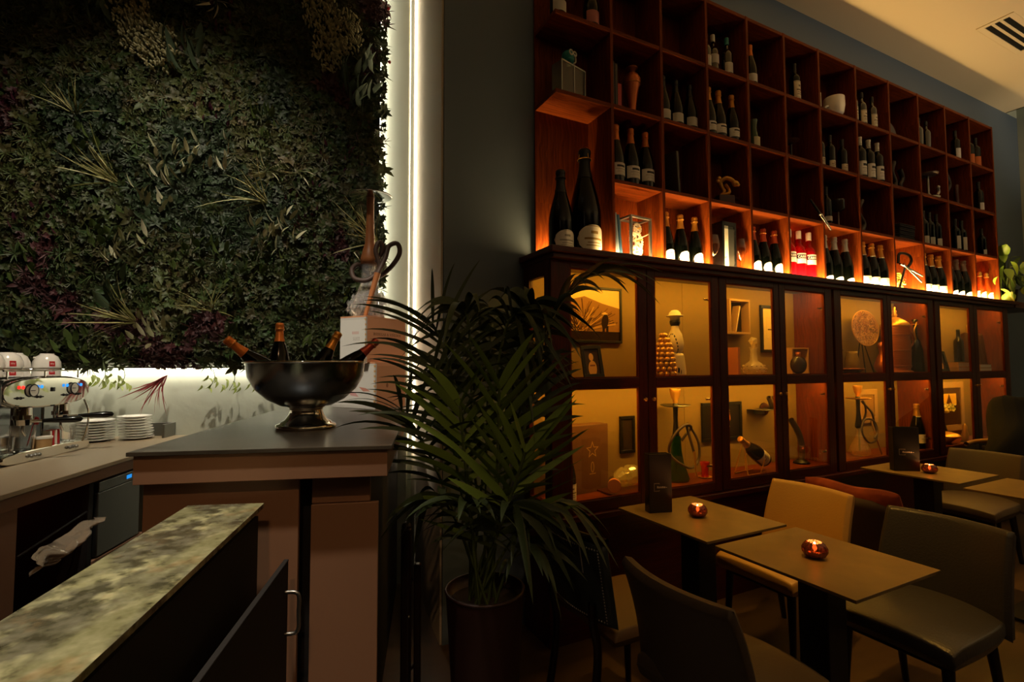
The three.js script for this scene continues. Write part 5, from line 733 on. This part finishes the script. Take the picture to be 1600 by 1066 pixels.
{ // crystal hookah on the crates
  const p = bar(-0.375, barTop + 0.5515, 3.25), o = thing('hookah', 'tall hookah with a wooden stem and cut crystal base standing on the wine crates', 'hookah', p, -TH); o.scale.setScalar(1.12);
  const cr = phys(0xffffff, 0.04, { transmission: 0.92, thickness: 0, ior: 1.5, flatShading: true, clearcoat: 1 }), stemM = mat(0xa5683e, 0.35);
  part('crystal_base', lathe([[0.001, 0], [0.09, 0], [0.105, 0.02], [0.118, 0.05], [0.11, 0.085], [0.075, 0.135], [0.05, 0.19], [0.044, 0.27], [0.047, 0.3], [0.043, 0.3], [0.04, 0.27], [0.045, 0.19], [0.07, 0.13], [0.1, 0.08], [0.105, 0.05], [0.085, 0.012], [0.001, 0.012]], 14), cr, o);
  part('crystal_facets', [0, 1, 2].flatMap((k) => Array.from({ length: 14 }, (_, i) => { const a = (i + k * 0.5) / 14 * 2 * PI, R = [0.117, 0.112, 0.09][k]; return new THREE.OctahedronGeometry(0.014).scale(0.7, 1.4, 0.7).translate(Math.cos(a) * R, 0.045 + k * 0.035, Math.sin(a) * R); })), cr, o);
  part('metal_tube', lathe([[0.001, 0.06], [0.01, 0.06], [0.01, 0.26], [0.03, 0.27], [0.03, 0.31], [0.001, 0.31]]), M.chrome, o);
  part('stem', lathe([[0.001, 0.3], [0.048, 0.3], [0.05, 0.335], [0.04, 0.375], [0.027, 0.42], [0.023, 0.5], [0.02, 0.6], [0.021, 0.66], [0.024, 0.695], [0.014, 0.7], [0.001, 0.7]], 26), stemM, o);
  part('glass_valve', rod([-0.04, 0.32, 0.0], [-0.075, 0.37, 0.02], 0.009, 0.012), M.clear, o);
  part('tray', lathe([[0.02, 0.682], [0.07, 0.68], [0.115, 0.688], [0.12, 0.694], [0.116, 0.695], [0.07, 0.685], [0.02, 0.687]], 44), M.steel, o);
  part('hose', tube([[0.04, 0.31, 0.03], [0.075, 0.38, 0.05], [0.06, 0.42, 0.06], [0.04, 0.37, 0.07], [0.06, 0.27, 0.07], [0.0, 0.2, 0.09], [-0.07, 0.21, 0.07], [-0.09, 0.27, 0.03], [-0.06, 0.3, 0.0], [0.02, 0.24, -0.06], [0.11, 0.29, -0.02], [0.165, 0.38, 0.0], [0.15, 0.425, 0.01], [0.11, 0.41, 0.02], [0.09, 0.33, 0.06], [0.055, 0.23, 0.11]], 0.0135, 140, 8), M.hose, o);
  part('mouthpiece', rod([0.055, 0.235, 0.11], [-0.005, 0.002, 0.125], 0.017, 0.011), stemM, o);
}

// ---------------------------------------------------------------- tables, candles and menu holders
function table(label, x0, x1, z0, z1) {
  const cx = (x0 + x1) / 2, cz = (z0 + z1) / 2, o = thing('bistro_table', label, 'table', [cx, 0, cz], 0, 'small tables along the cabinet'), w = (x1 - x0) / 2, d = (z1 - z0) / 2;
  part('tabletop', bb(-w, w, 0.728, 0.74, -d, d, 0.002), M.tableTop, o); part('top_plate', bb(-0.2, 0.2, 0.718, 0.7275, -0.2, 0.2, 0.003), M.black, o);
  part('pedestal', bb(-0.06, 0.06, 0.02, 0.7175, -0.06, 0.06, 0.006), M.black, o); part('base_plate', bb(-0.2, 0.2, 0.0, 0.0195, -0.2, 0.2, 0.004), M.black, o); return o;
}
table('small bronze-topped table nearest the cabinet, with a menu holder and a candle', 1.745, 2.275, -2.2, -1.6);
table('small bronze-topped table in front, carrying a single candle', 1.74, 2.275, -1.555, -0.99);
table('small bronze-topped table farther right by the cabinet, with a menu holder and a candle', 4.02, 4.57, -2.225, -1.63);
table('small bare bronze-topped table at the right edge of the picture', 3.9, 4.5, -1.565, -0.95);
function candle(label, x, z) {
  const o = thing('tealight_holder', label, 'candle holder', [x, 0.74, z], 0, 'ribbed glass tealights on the tables');
  const prof = [[0.001, 0.002], [0.022, 0], [0.036, 0.008], [0.045, 0.024], [0.045, 0.038], [0.036, 0.054], [0.027, 0.061], [0.0255, 0.06], [0.033, 0.052], [0.041, 0.037], [0.041, 0.025], [0.033, 0.011], [0.001, 0.006]];
  const g = lathe(prof, 72), p = g.attributes.position; for (let i = 0; i < p.count; i++) { const a = Math.atan2(p.getZ(i), p.getX(i)), k = 1 + 0.045 * Math.cos(a * 18); p.setX(i, p.getX(i) * k); p.setZ(i, p.getZ(i) * k); } g.computeVertexNormals();
  part('ribbed_glass', g, phys(0x6e4a38, 0.1, { transmission: 0.7, thickness: 0, clearcoat: 1 }), o);
  part('wax', cyl(0.024, 0.024, 0.014, 0.007, 24), mat(0xf0e0c8, 0.6), o);
  part('flame', lathe([[0.001, 0], [0.007, 0.007], [0.0085, 0.014], [0.004, 0.027], [0.001, 0.035]], 14).translate(0, 0.024, 0), glowMat(0xffb468, 140), o); part('wick', cyl(0.0008, 0.0008, 0.006, 0.0205, 6), M.black, o);
  const l = new THREE.PointLight(L.candleColor, L.candle, 0, 2); l.position.set(0, 0.037, 0); l.castShadow = true; l.shadow.radius = 0.3; o.add(l);
}
candle('ribbed dark glass tealight holder beside the menu holder on the table nearest the cabinet', 1.995, -1.885);
candle('ribbed dark glass tealight holder alone on the front table', 1.985, -1.28);
candle('ribbed dark glass tealight holder beside the far menu holder on the right', 4.225, -1.88);
const menuArt = canvasTex(128, 256, (c, w, h) => { c.fillStyle = '#16181b'; c.fillRect(0, 0, w, h); c.strokeStyle = '#8a8680'; c.lineWidth = 3; c.beginPath(); c.moveTo(56, 132); c.lineTo(56, 128); c.lineTo(26, 128); c.lineTo(26, 162); c.lineTo(56, 162); c.lineTo(56, 158); c.stroke(); c.fillStyle = '#c8c4bc'; c.font = 'bold 15px sans-serif'; c.fillText('Rooma', 42, 150); c.fillRect(94, 146, 8, 2); });
function menuStand(label, x, z, w, h, turn) {
  const o = thing('menu_holder', label, 'menu holder', [x, 0.74, z], turn); const d = 0.055;
  part('holder_box', [bb(-w / 2, w / 2, 0, h, d / 2 - 0.004, d / 2, 0.001), bb(-w / 2, w / 2, 0, h, -d / 2, -d / 2 + 0.004, 0.001), bb(-w / 2, -w / 2 + 0.004, 0, h, -d / 2 + 0.0041, d / 2 - 0.0041), bb(w / 2 - 0.004, w / 2, 0, h, -d / 2 + 0.0041, d / 2 - 0.0041), bb(-w / 2 + 0.0041, w / 2 - 0.0041, 0, 0.004, -d / 2 + 0.0041, d / 2 - 0.0041)], mat(0x16181b, 0.3), o);
  part('front_print', new THREE.PlaneGeometry(w * 0.96, h * 0.97).translate(0, h / 2, d / 2 + 0.0006), mat(0xffffff, 0.3, 0, { map: menuArt }), o);
  for (const z of [-0.012, 0, 0.012]) part('menu_card', bb(-w / 2 + 0.006, w / 2 - 0.006, 0.005, h * 0.985, z - 0.002, z + 0.002), M.black, o);
}
menuStand('dark menu holder with a small bracket logo on the table nearest the cabinet', 1.885, -2.045, 0.125, 0.3, -0.28);
menuStand('dark menu holder with a small bracket logo on the far right table', 4.18, -2.01, 0.17, 0.31, -0.6);

// ---------------------------------------------------------------- chairs (local frame: sitter faces +x, origin on the floor under the seat)
function softChair(name, label, pos, turn, m, legM, group) {
  const o = thing(name, label, 'chair', pos, turn, group);
  part('seat', pad((u, v) => { const x = -0.24 + 0.48 * u, z = (v - 0.5) * (0.44 + 0.06 * Math.sin(PI * Math.min(1, u * 0.9))), edge = Math.abs(v - 0.5) * 2; return V(x + 0.02 * (1 - edge * edge) * (u > 0.5 ? (u - 0.5) * 2 : 0), 0.43 + 0.018 * (1 - edge * edge) - 0.03 * Math.pow(u, 6), z); }, 24, 24, 0.09, 7), m, o);
  part('backrest', pad((u, v) => { const z = (u - 0.5) * (0.5 - 0.03 * v), b = Math.pow((u - 0.5) * 2, 2); return V(-0.215 - 0.085 * v * v - 0.02 * v + 0.05 * b, 0.4 + 0.41 * v, z); }, 28, 18, 0.05, 9), m, o);
  part('seat_frame', bb(-0.2, 0.2, 0.35, 0.386, -0.19, 0.19, 0.01), legM, o);
  for (const [x, z] of [[0.18, 0.18], [0.18, -0.18]]) part('leg', rod([x, 0.386, z], [x + 0.02, 0, z * 1.08], 0.022, 0.013, 12), legM, o);
  for (const z of [0.17, -0.17]) part('leg', rod([-0.18, 0.386, z], [-0.27, 0, z * 1.08], 0.022, 0.014, 12), legM, o);
  return o;
}
softChair('dining_chair', 'tan leather chair at the right side of the table nearest the cabinet', [2.56, 0, -1.84], PI, M.tanLeather, M.legBlack);
softChair('dining_chair', 'dark blue grey leather chair with a worn seat at the right of the front table', [2.52, 0, -1.19], PI, M.blueLeather, M.legBlack);
softChair('dining_chair', 'taupe leather chair seen from behind at the left of the front table', [1.475, 0, -1.25], 0.0, M.taupe, M.legBlack);
softChair('dining_chair', 'tan leather chair at the right of the far table by the cabinet', [4.9, 0, -1.92], PI, M.taupe, M.legBlack);
{ // wooden-framed chair with nailhead trim
  const o = thing('nailhead_chair', 'wooden chair with a dark upholstered back edged in small nailheads, beside the palm', 'chair', [1.43, 0, -1.8], 0);
  const bk = (u, v) => V(-0.2 - 0.05 * v - 0.02 + 0.05 * Math.pow((u - 0.5) * 2, 2) - 0.02, 0.5 + 0.32 * v, (u - 0.5) * 0.46);
  part('backrest', pad(bk, 24, 14, 0.035, 10), M.nailLeather, o);
  const nails = []; const N = (u, v) => { const p = bk(u, v); nails.push(sph(0.0042, p.x - 0.0165, p.y, p.z, 1, 1, 1, 6)); };
  for (let i = 0; i <= 34; i++) { N(0.06 + 0.88 * i / 34, 0.93); N(0.06 + 0.88 * i / 34, 0.06); } for (let i = 0; i <= 24; i++) { N(0.06, 0.06 + 0.87 * i / 24); N(0.94, 0.06 + 0.87 * i / 24); N(0.76, 0.6 + 0.33 * i / 24); N(0.24, 0.6 + 0.33 * i / 24); }
  part('nailheads', nails, M.silverFoil, o);
  part('top_rail', tube([0, 0.25, 0.5, 0.75, 1].map((u) => { const p = bk(u, 1.02); return [p.x, p.y + 0.008, p.z]; }), 0.014, 30), M.legWood, o);
  part('seat', pad((u, v) => V(-0.2 + 0.42 * u, 0.45 + 0.012 * Math.sin(PI * v), (v - 0.5) * 0.44), 18, 18, 0.07, 7), mat(0x6a5030, 0.55), o);
  for (const z of [-0.15, 0.15]) part('back_post', tube([[-0.255, 0.86 - 0.28, z], [-0.25, 0.5, z], [-0.23, 0.4, z], [-0.25, 0.2, z], [-0.3, 0.0, z]], 0.017, 24, 10), M.legWood, o);
  for (const z of [-0.17, 0.17]) part('leg', rod([0.17, 0.42, z], [0.18, 0, z], 0.02, 0.014), M.legWood, o);
}
{ // armchair with a rust cushion behind the tan chair
  const o = thing('tub_chair', 'dark brown tub chair with a curved top behind the tan leather chair', 'chair', [3.52, 0, -1.86], 0);
  part('shell', pad((u, v) => { const a = PI * (0.5 + 1.0 * u); return V(Math.cos(a) * (0.27 + 0.03 * v) + 0.02, 0.12 + (0.52 + 0.06 * Math.sin(PI * u)) * v, Math.sin(a) * (0.29 + 0.02 * v)); }, 30, 14, 0.07, 9), mat(0x3a2418, 0.6), o);
  part('seat', pad((u, v) => V(-0.2 + 0.46 * u, 0.4 + 0.02 * Math.sin(PI * v), (v - 0.5) * 0.46), 16, 16, 0.12, 6), mat(0x3a2418, 0.6), o);
  for (const [x, z] of [[0.2, 0.19], [0.2, -0.19], [-0.18, 0.17], [-0.18, -0.17]]) part('leg', rod([x, 0.34, z], [x, 0, z], 0.02, 0.014), M.legBlack, o);
  single('cushion', pad((u, v) => { const p = Math.sin(PI * u) * Math.sin(PI * v); return V(-0.13 - 0.1 * v, (v - 0.5) * 0.3 + 0.008 * Math.sin(u * 9), (u - 0.5) * 0.56); }, 26, 20, 0.15, 2.6), M.pile, 'rust red velvety cushion lying in the dark tub chair', 'cushion', [3.53, 0.6, -1.9], 0);
}
{ // far right: round-backed wooden chair with a dark coat
  const o = thing('wooden_armchair', 'far chair with a curved pale wooden top rail at the right edge', 'chair', [5.78, 0, -1.95], PI);
  part('top_rail', tube([[0.1, 0.79, -0.29], [-0.1, 0.8, -0.29], [-0.24, 0.81, -0.18], [-0.28, 0.81, 0], [-0.24, 0.81, 0.18], [-0.1, 0.8, 0.29], [0.1, 0.79, 0.29]], 0.02, 50), M.woodPale, o);
  part('backrest', pad((u, v) => { const a = PI * (0.6 + 0.8 * u); return V(Math.cos(a) * 0.26, 0.48 + 0.29 * v, Math.sin(a) * 0.26); }, 20, 10, 0.03), M.taupe, o);
  part('seat', pad((u, v) => V(-0.24 + 0.46 * u, 0.44, (v - 0.5) * 0.48), 14, 14, 0.08, 6), M.taupe, o);
  for (const [x, z] of [[0.18, 0.2], [0.18, -0.2], [-0.2, 0.2], [-0.2, -0.2]]) part('leg', rod([x, 0.42, z], [x, 0, z], 0.02, 0.015), M.legWood, o);
  const c = thing('dark_coat', 'black rounded coat heaped in the far chair at the right edge', 'coat', [5.95, 0, -2.0], 0.0);
  part('coat_body', pad((u, v) => V((u - 0.5) * 0.9, 0.5 + 0.72 * v - 0.4 * Math.pow((u - 0.8) * 1.4, 2) * v + 0.02 * Math.sin(u * 13), 0.06 * Math.sin(u * 7) - 0.05 * v), 30, 18, 0.26, 3.2), mat(0x050505, 0.9), c);
  part('coat_hem', pad((u, v) => V((u - 0.3) * 0.5, 0.49 + 0.12 * v, 0.12 + 0.02 * Math.sin(u * 17)), 24, 10, 0.12, 5), mat(0x0c0d0c, 0.85), c);
}
{ // folded wooden stool between bar and palm
  const o = thing('folded_stool', 'narrow dark red wooden frame with a rounded top standing between bar and palm', 'stool', [0.545, 0, -2.02], -0.47);
  part('rail', [bb(-0.02, 0.02, 0.0, 0.86, -0.02, 0.02, 0.012), sph(0.02, 0, 0.86, 0)], M.legWood, o); part('rail', bb(0.024, 0.05, 0.0, 0.7, -0.06, -0.03, 0.006), M.legWood, o);
  part('cross_bar', rod([0.01, 0.3, -0.01], [0.03, 0.3, -0.05], 0.008), M.legWood, o); part('screw', sph(0.005, 0.015, 0.52, 0.021), M.steel, o);
}

// ---------------------------------------------------------------- palm
{
  const base = [0.79, 0, -1.8], o = thing('potted_palm', 'tall potted palm with long arching leaves between the bar and the cabinet', 'plant', base);
  part('pot', lathe([[0.001, 0], [0.105, 0], [0.11, 0.02], [0.145, 0.6], [0.15, 0.66], [0.14, 0.66], [0.135, 0.6], [0.001, 0.58]], 40), M.pot, o); part('pot_rim', torus(0.147, 0.006, 0.655, 44), M.pot, o); part('soil', cyl(0.134, 0.134, 0.015, 0.6, 30), M.soil, o);
  const r = rng(2024), RT = V(0.893, 0, 0.45), FW = V(0.45, 0, -0.893); let leaflets = 0;
  const at = (a, b, y) => RT.clone().multiplyScalar(a).addScaledVector(FW, b).setY(y);
  const leaflet = (P, dir, side, len, w, droop) => {
    const n = 8, Q = [], U = [], I = [];
    for (let i = 0; i <= n; i++) { const t = i / n, c = P.clone().addScaledVector(dir, len * t).add(V(0, -droop * len * t * t, 0)), ww = w * (i === n ? 0.02 : Math.pow(Math.sin(PI * (0.1 + 0.9 * Math.pow(t, 0.7))), 0.7)); for (const k of [-1, 0, 1]) { const q = c.clone().addScaledVector(side, k * ww / 2); q.y += Math.abs(k) * ww * 0.18; Q.push(q.x, q.y, q.z); U.push(t, k * 0.5 + 0.5); } }
    for (let i = 0; i < n; i++) for (let k = 0; k < 2; k++) { const a = i * 3 + k; I.push(a, a + 3, a + 1, a + 1, a + 3, a + 4); }
    const g = new THREE.BufferGeometry(); g.setAttribute('position', new THREE.Float32BufferAttribute(Q, 3)); g.setAttribute('uv', new THREE.Float32BufferAttribute(U, 2)); g.setIndex(I); g.computeVertexNormals(); return g;
  };
  // control point and tip of each stalk: across, away, height; then leaflets per side, their length, start along the stalk, droop, width, tone (painted lit if set), turn
  const F = [
    // left, towards bar and plaster board: long thin leaflets
    [[-0.10, 0.0, 1.5], [-0.2, -0.02, 1.66], 9, 0.36, 0.45, 0.3, 0.027, 0, 0.1], [[-0.16, -0.05, 1.15], [-0.30, -0.1, 1.34], 8, 0.3, 0.5, 0.35, 0.03, 0, -0.2], [[-0.12, -0.05, 1.3], [-0.18, -0.12, 1.5], 8, 0.34, 0.45, 0.35, 0.027, 0, 0.3],
    // crown
    [[-0.04, 0.06, 1.7], [-0.08, 0.0, 1.72], 9, 0.3, 0.5, 0.9, 0.049, 0, 0.5], [[0.05, 0.05, 1.75], [0.12, -0.02, 1.70], 9, 0.3, 0.5, 0.85, 0.049, 0, -0.4], [[0.14, 0.08, 1.8], [0.2, 0.02, 1.74], 9, 0.24, 0.5, 0.7, 0.054, 0, 0.2], [[0.0, 0.15, 1.6], [0.02, 0.25, 1.68], 9, 0.3, 0.45, 0.7, 0.046, 0, 0.2],
    [[0.16, 0.0, 1.85], [0.46, -0.05, 1.86], 11, 0.26, 0.5, 0.5, 0.038, 0, 1.3],
    // right, straight leaflets before the cabinet, most with light painted into their green
    [[0.08, -0.12, 0.95], [0.15, -0.18, 1.2], 9, 0.28, 0.35, 0.05, 0.043, 1, 0.2], [[0.05, -0.1, 1.1], [0.06, -0.18, 1.42], 8, 0.3, 0.45, 0.12, 0.046, 1, -0.3], [[0.14, 0.0, 1.2], [0.2, -0.04, 1.46], 9, 0.24, 0.45, 0.3, 0.041, 0, 0.4],
    [[-0.06, -0.1, 1.05], [-0.08, -0.16, 1.36], 8, 0.28, 0.45, 0.2, 0.043, 1, 0.3],
    // low, drooping
    [[0.18, -0.05, 1.05], [0.32, -0.06, 0.98], 7, 0.2, 0.4, 0.65, 0.041, 0, 1.2], [[-0.13, -0.1, 1.1], [-0.2, -0.1, 1.02], 6, 0.18, 0.4, 0.65, 0.041, 0, 1.1], [[0.06, -0.12, 1.05], [0.12, -0.16, 1.0], 7, 0.22, 0.4, 0.6, 0.046, 0, 0.1], [[-0.03, -0.12, 1.0], [-0.06, -0.16, 1.02], 7, 0.22, 0.4, 0.6, 0.046, 0, -0.2],
    [[0.12, -0.06, 0.9], [0.2, -0.1, 0.84], 6, 0.18, 0.4, 0.6, 0.041, 0, 0.9], [[0.08, 0.14, 1.45], [0.17, 0.22, 1.52], 9, 0.25, 0.45, 0.5, 0.043, 0, -0.3], [[-0.1, 0.14, 1.4], [-0.18, 0.26, 1.5], 9, 0.28, 0.45, 0.5, 0.041, 0, 0.2],
  ];
  for (const [cp, tip, n, len, t0, droop, width, tone, turn] of F) {
    const A = V((r() - 0.5) * 0.12, 0.6, (r() - 0.5) * 0.12), Bc = at(...cp), Ct = at(...tip), cv = new THREE.QuadraticBezierCurve3(A, Bc, Ct);
    const fr = new THREE.Group(); fr.name = 'frond'; o.add(fr); const m = tone ? M.palmLit : M.palm;
    part('stalk', new THREE.TubeGeometry(cv, 24, 0.0055, 6), M.stalk, fr);
    const rest = [];
    for (let i = 0; i <= n; i++) for (const s of [-1, 1]) {
      const t = t0 + (1 - t0) * i / n, P = cv.getPoint(Math.min(t, 1)), T = cv.getTangent(Math.min(t, 1)), S = RT.clone().applyAxisAngle(V(0, 1, 0), turn + (r() - 0.5) * 0.35);
      const dir = S.clone().multiplyScalar(s * (0.9 - 0.5 * i / n)).addScaledVector(T, 0.5 + 0.25 * i / n).add(V(0, 0.12 * (r() - 0.3), 0)).normalize(), w = width * (0.5 + 0.3 * r());
      const side = dir.clone().cross(S.clone().cross(T)).normalize().applyAxisAngle(dir, (r() - 0.5) * 1.9);
      const g = leaflet(P, dir, side, len * (0.75 + 0.45 * Math.sin(PI * (0.15 + 0.75 * i / n))) * (0.85 + 0.3 * r()), w, droop * (0.7 + 0.6 * r()));
      if (leaflets < 298) { part('leaflet', g, m, fr); leaflets++; } else rest.push(g);
    }
    if (rest.length) part('leaflets', rest, m, fr).userData.kind = 'stuff';
  }
}

// ---------------------------------------------------------------- plant panel: frame of its own, x = lateral, y up, z towards the viewer
{
  const X0 = -2.9, X1 = -0.335, Y0 = 1.5, Y1 = 4.5;
  const o = thing('vertical_garden', 'large vertical panel densely covered with mixed green foliage, lit along its edges', 'plant wall', bar(0, 0, 3.58), -TH);
  part('backing_board', bb(X0 + 0.03, X1 - 0.02, Y0 + 0.03, Y1, -0.025, 0.0, 0.002), M.black, o);
  const r = rng(99), col = new THREE.Color(), n1 = fbm(5, 5, 4), n2 = fbm(71, 7, 3), DS = { side: THREE.DoubleSide };
  const sprig = (k, len, w, spread, droop) => mergeGeometries(Array.from({ length: k }, (_, i) => { const a = i / k * 2 * PI + (i % 2) * 0.3, g = leaf(len * (0.8 + 0.4 * ((i * 37) % 10) / 10), w, droop, 3); g.rotateZ(spread * (0.7 + 0.5 * ((i * 53) % 10) / 10)); g.rotateY(a); return clean(g); })).rotateX(PI / 2);
  const kinds = [[sprig(9, 0.022, 0.011, 0.5, 0.1), 16000], [sprig(7, 0.032, 0.017, 0.45, 0.25), 5000], [sprig(8, 0.06, 0.006, 0.7, 0.3), 1800], [sprig(6, 0.05, 0.024, 0.5, 0.4), 1200]];
  const names = ['small_leaf_foliage', 'oval_leaf_foliage', 'needle_foliage', 'broad_leaf_foliage'];
  const d = new THREE.Object3D();
  kinds.forEach(([g, N], k) => {
    const im = new THREE.InstancedMesh(g, mat(0xffffff, 0.55, 0, DS), N); im.name = names[k]; im.castShadow = im.receiveShadow = true; im.userData.kind = 'stuff';
    for (let i = 0; i < N; i++) {
      const x = X0 + (X1 - X0) * r(), y = Y0 + (Y1 - Y0) * r(), u = (x + 3) / 2.8, v = (y - 1) / 3.6, bump = n1(u, v), edge = Math.min(1, (X1 - x) / 0.12, (y - Y0) / 0.12);
      d.position.set(x + (edge < 0.3 ? 0.015 : 0), y, 0.012 + edge * (0.02 + 0.11 * bump * r())); d.rotation.set((r() - 0.5) * 1.1 + 0.15 + (y < Y0 + 0.08 ? 0.7 : 0), (r() - 0.5) * 1.1 + (x > X1 - 0.05 ? 0.6 : 0), r() * 6.28); d.scale.setScalar(0.75 + 0.7 * r()); d.updateMatrix(); im.setMatrixAt(i, d.matrix);
      const h = n2(u, v), h2 = n2(v + 0.3, u + 0.7);
      if (h > 0.68) col.setRGB(0.05 + 0.03 * r(), 0.02, 0.022); else if (h2 > 0.6) col.setRGB(0.06 + 0.04 * r(), 0.07 + 0.04 * r(), 0.028); else if (h < 0.36) col.setRGB(0.028, 0.038 + 0.02 * r(), 0.02); else col.setRGB(0.032 + 0.03 * r(), 0.045 + 0.035 * r(), 0.018);
      im.setColorAt(i, col);
    }
    o.add(im);
  });
  // plants that can be told apart: each a clump with its own leaves
  let single_ = 0;
  const clump = (name, x, y, m, count, make) => {
    const g = new THREE.Group(); g.name = name; g.position.set(x, y, 0.06); o.add(g); const rest = [];
    for (let i = 0; i < count; i++) { const q = make(i, r); if (single_ < 295) { part('leaf', q, m[i % m.length], g); single_++; } else rest.push(q); }
    if (rest.length) part('leaves', rest, m[0], g).userData.kind = 'stuff'; return g;
  };
  const lm = (c) => phys(c, 0.5, DS), straw = [lm(0xb4b078), lm(0x888a50)], pale = [lm(0xdcdab8), lm(0xaeb088)], sed = [lm(0xb4ae84), lm(0x8c9064)], blue = [lm(0x566850), lm(0x445640)], redL = [lm(0x9c4040), lm(0x5e4428)], purp = [lm(0x4c2030), lm(0x603040)], grn = [lm(0x5a6e38), lm(0x465c2c)];
  const grass = (L_, w = 0.007, up = 0, sp = 1.6) => (i, q) => leaf(L_ * (0.6 + 0.5 * q()), w, 0.25 + 0.5 * q(), 6).rotateX(q() * 6.28).rotateY(-0.4 - 0.7 * q()).rotateZ(up + (q() - 0.5) * sp);
  const rosette = (L_, w) => (i, q) => leaf(L_ * (0.7 + 0.5 * q()), w, 0.35, 5).rotateX((q() - 0.5)).rotateY(-0.3 - 0.6 * q()).rotateZ(i * 2.4 + q());
  const spikes = (L_, w, W_, H_) => (i, q) => leaf(L_ * (0.7 + 0.5 * q()), w, 0.15, 4).rotateX((q() - 0.5) * 2).rotateY(-0.5 - 0.5 * q()).rotateZ(0.6 + 1.6 * q()).translate((q() - 0.5) * W_, (q() - 0.5) * H_, 0.05 * q());
  CLUMPS.forEach(([kind, x, y]) => {
    if (kind === 'grass') clump('grass_tuft', x, y, straw, 24, grass(0.34, 0.008, 2.6, 1.6)); if (kind === 'grassR') clump('grass_tuft', x, y, straw, 18, grass(0.26, 0.007, 1.6, 2.4));
    if (kind === 'spider') clump('spider_plant', x, y, pale, 14, rosette(0.15, 0.017)); if (kind === 'pale') clump('variegated_plant', x, y, pale, 16, (i, q) => spikes(0.11, 0.028, 0.24, 0.26)(i, q));
    if (kind === 'broad') clump('broad_leaf_plant', x, y, blue, 10, spikes(0.16, 0.05, 0.22, 0.22)); if (kind === 'red') clump('red_grass_tuft', x, y, redL, 22, grass(0.24, 0.009, -2.0, 0.9));
    if (kind === 'leafy') clump('leafy_plant', x, y, grn, 14, spikes(0.09, 0.04, 0.22, 0.2)); if (kind === 'purple') clump('purple_plant', x, y, purp, 26, spikes(0.05, 0.022, 0.3, 0.3)); if (kind === 'ivy') part('ivy_stem', tube([[x, y + 0.06, 0.05], [x + 0.02, y, 0.07], [x - 0.01, y - 0.07, 0.075]], 0.002, 10, 5), M.stalk, o); if (kind === 'ivy') clump('hanging_ivy', x, y, [lm(0x9aa848), lm(0x70842c)], 10, (i, q) => leaf(0.045, 0.04, 0.3, 4).rotateZ(-1.4 + (q() - 0.5) * 1.8).translate((q() - 0.5) * 0.12, 0.03 - q() * 0.09, 0.03 * q()));
    if (kind === 'sedum') { const g = clump('sedum_plant', x, y, sed, 10, spikes(0.1, 0.03, 0.18, 0.18)); const gs = []; for (let i = 0; i < 220; i++) { const a = r() * 6.28, R = Math.sqrt(r()) * 0.15; gs.push(new THREE.SphereGeometry(0.007, 6, 5).scale(1, 1, 2.2).rotateX(-0.9 + r()).rotateY((r() - 0.5) * 1.6).translate(Math.cos(a) * R * 0.7 + 0.02 * Math.sin(i * 1.7), Math.sin(a) * R, 0.02 + 0.09 * r())); } part('flower_heads', gs, sed[0], g).userData.kind = 'stuff'; }
    if (kind === 'berry') { const g = new THREE.Group(); g.name = 'red_berry_sprig'; g.position.set(x, y, 0.02); o.add(g); part('berry', sph(0.011, 0, 0, 0), M.red, g); part('twig', rod([0, 0, 0], [-0.05, 0.02, 0.02], 0.002), M.stalk, g); }
  });
}
// haze-free night interior: nothing beyond
renderer.render(scene, camera);
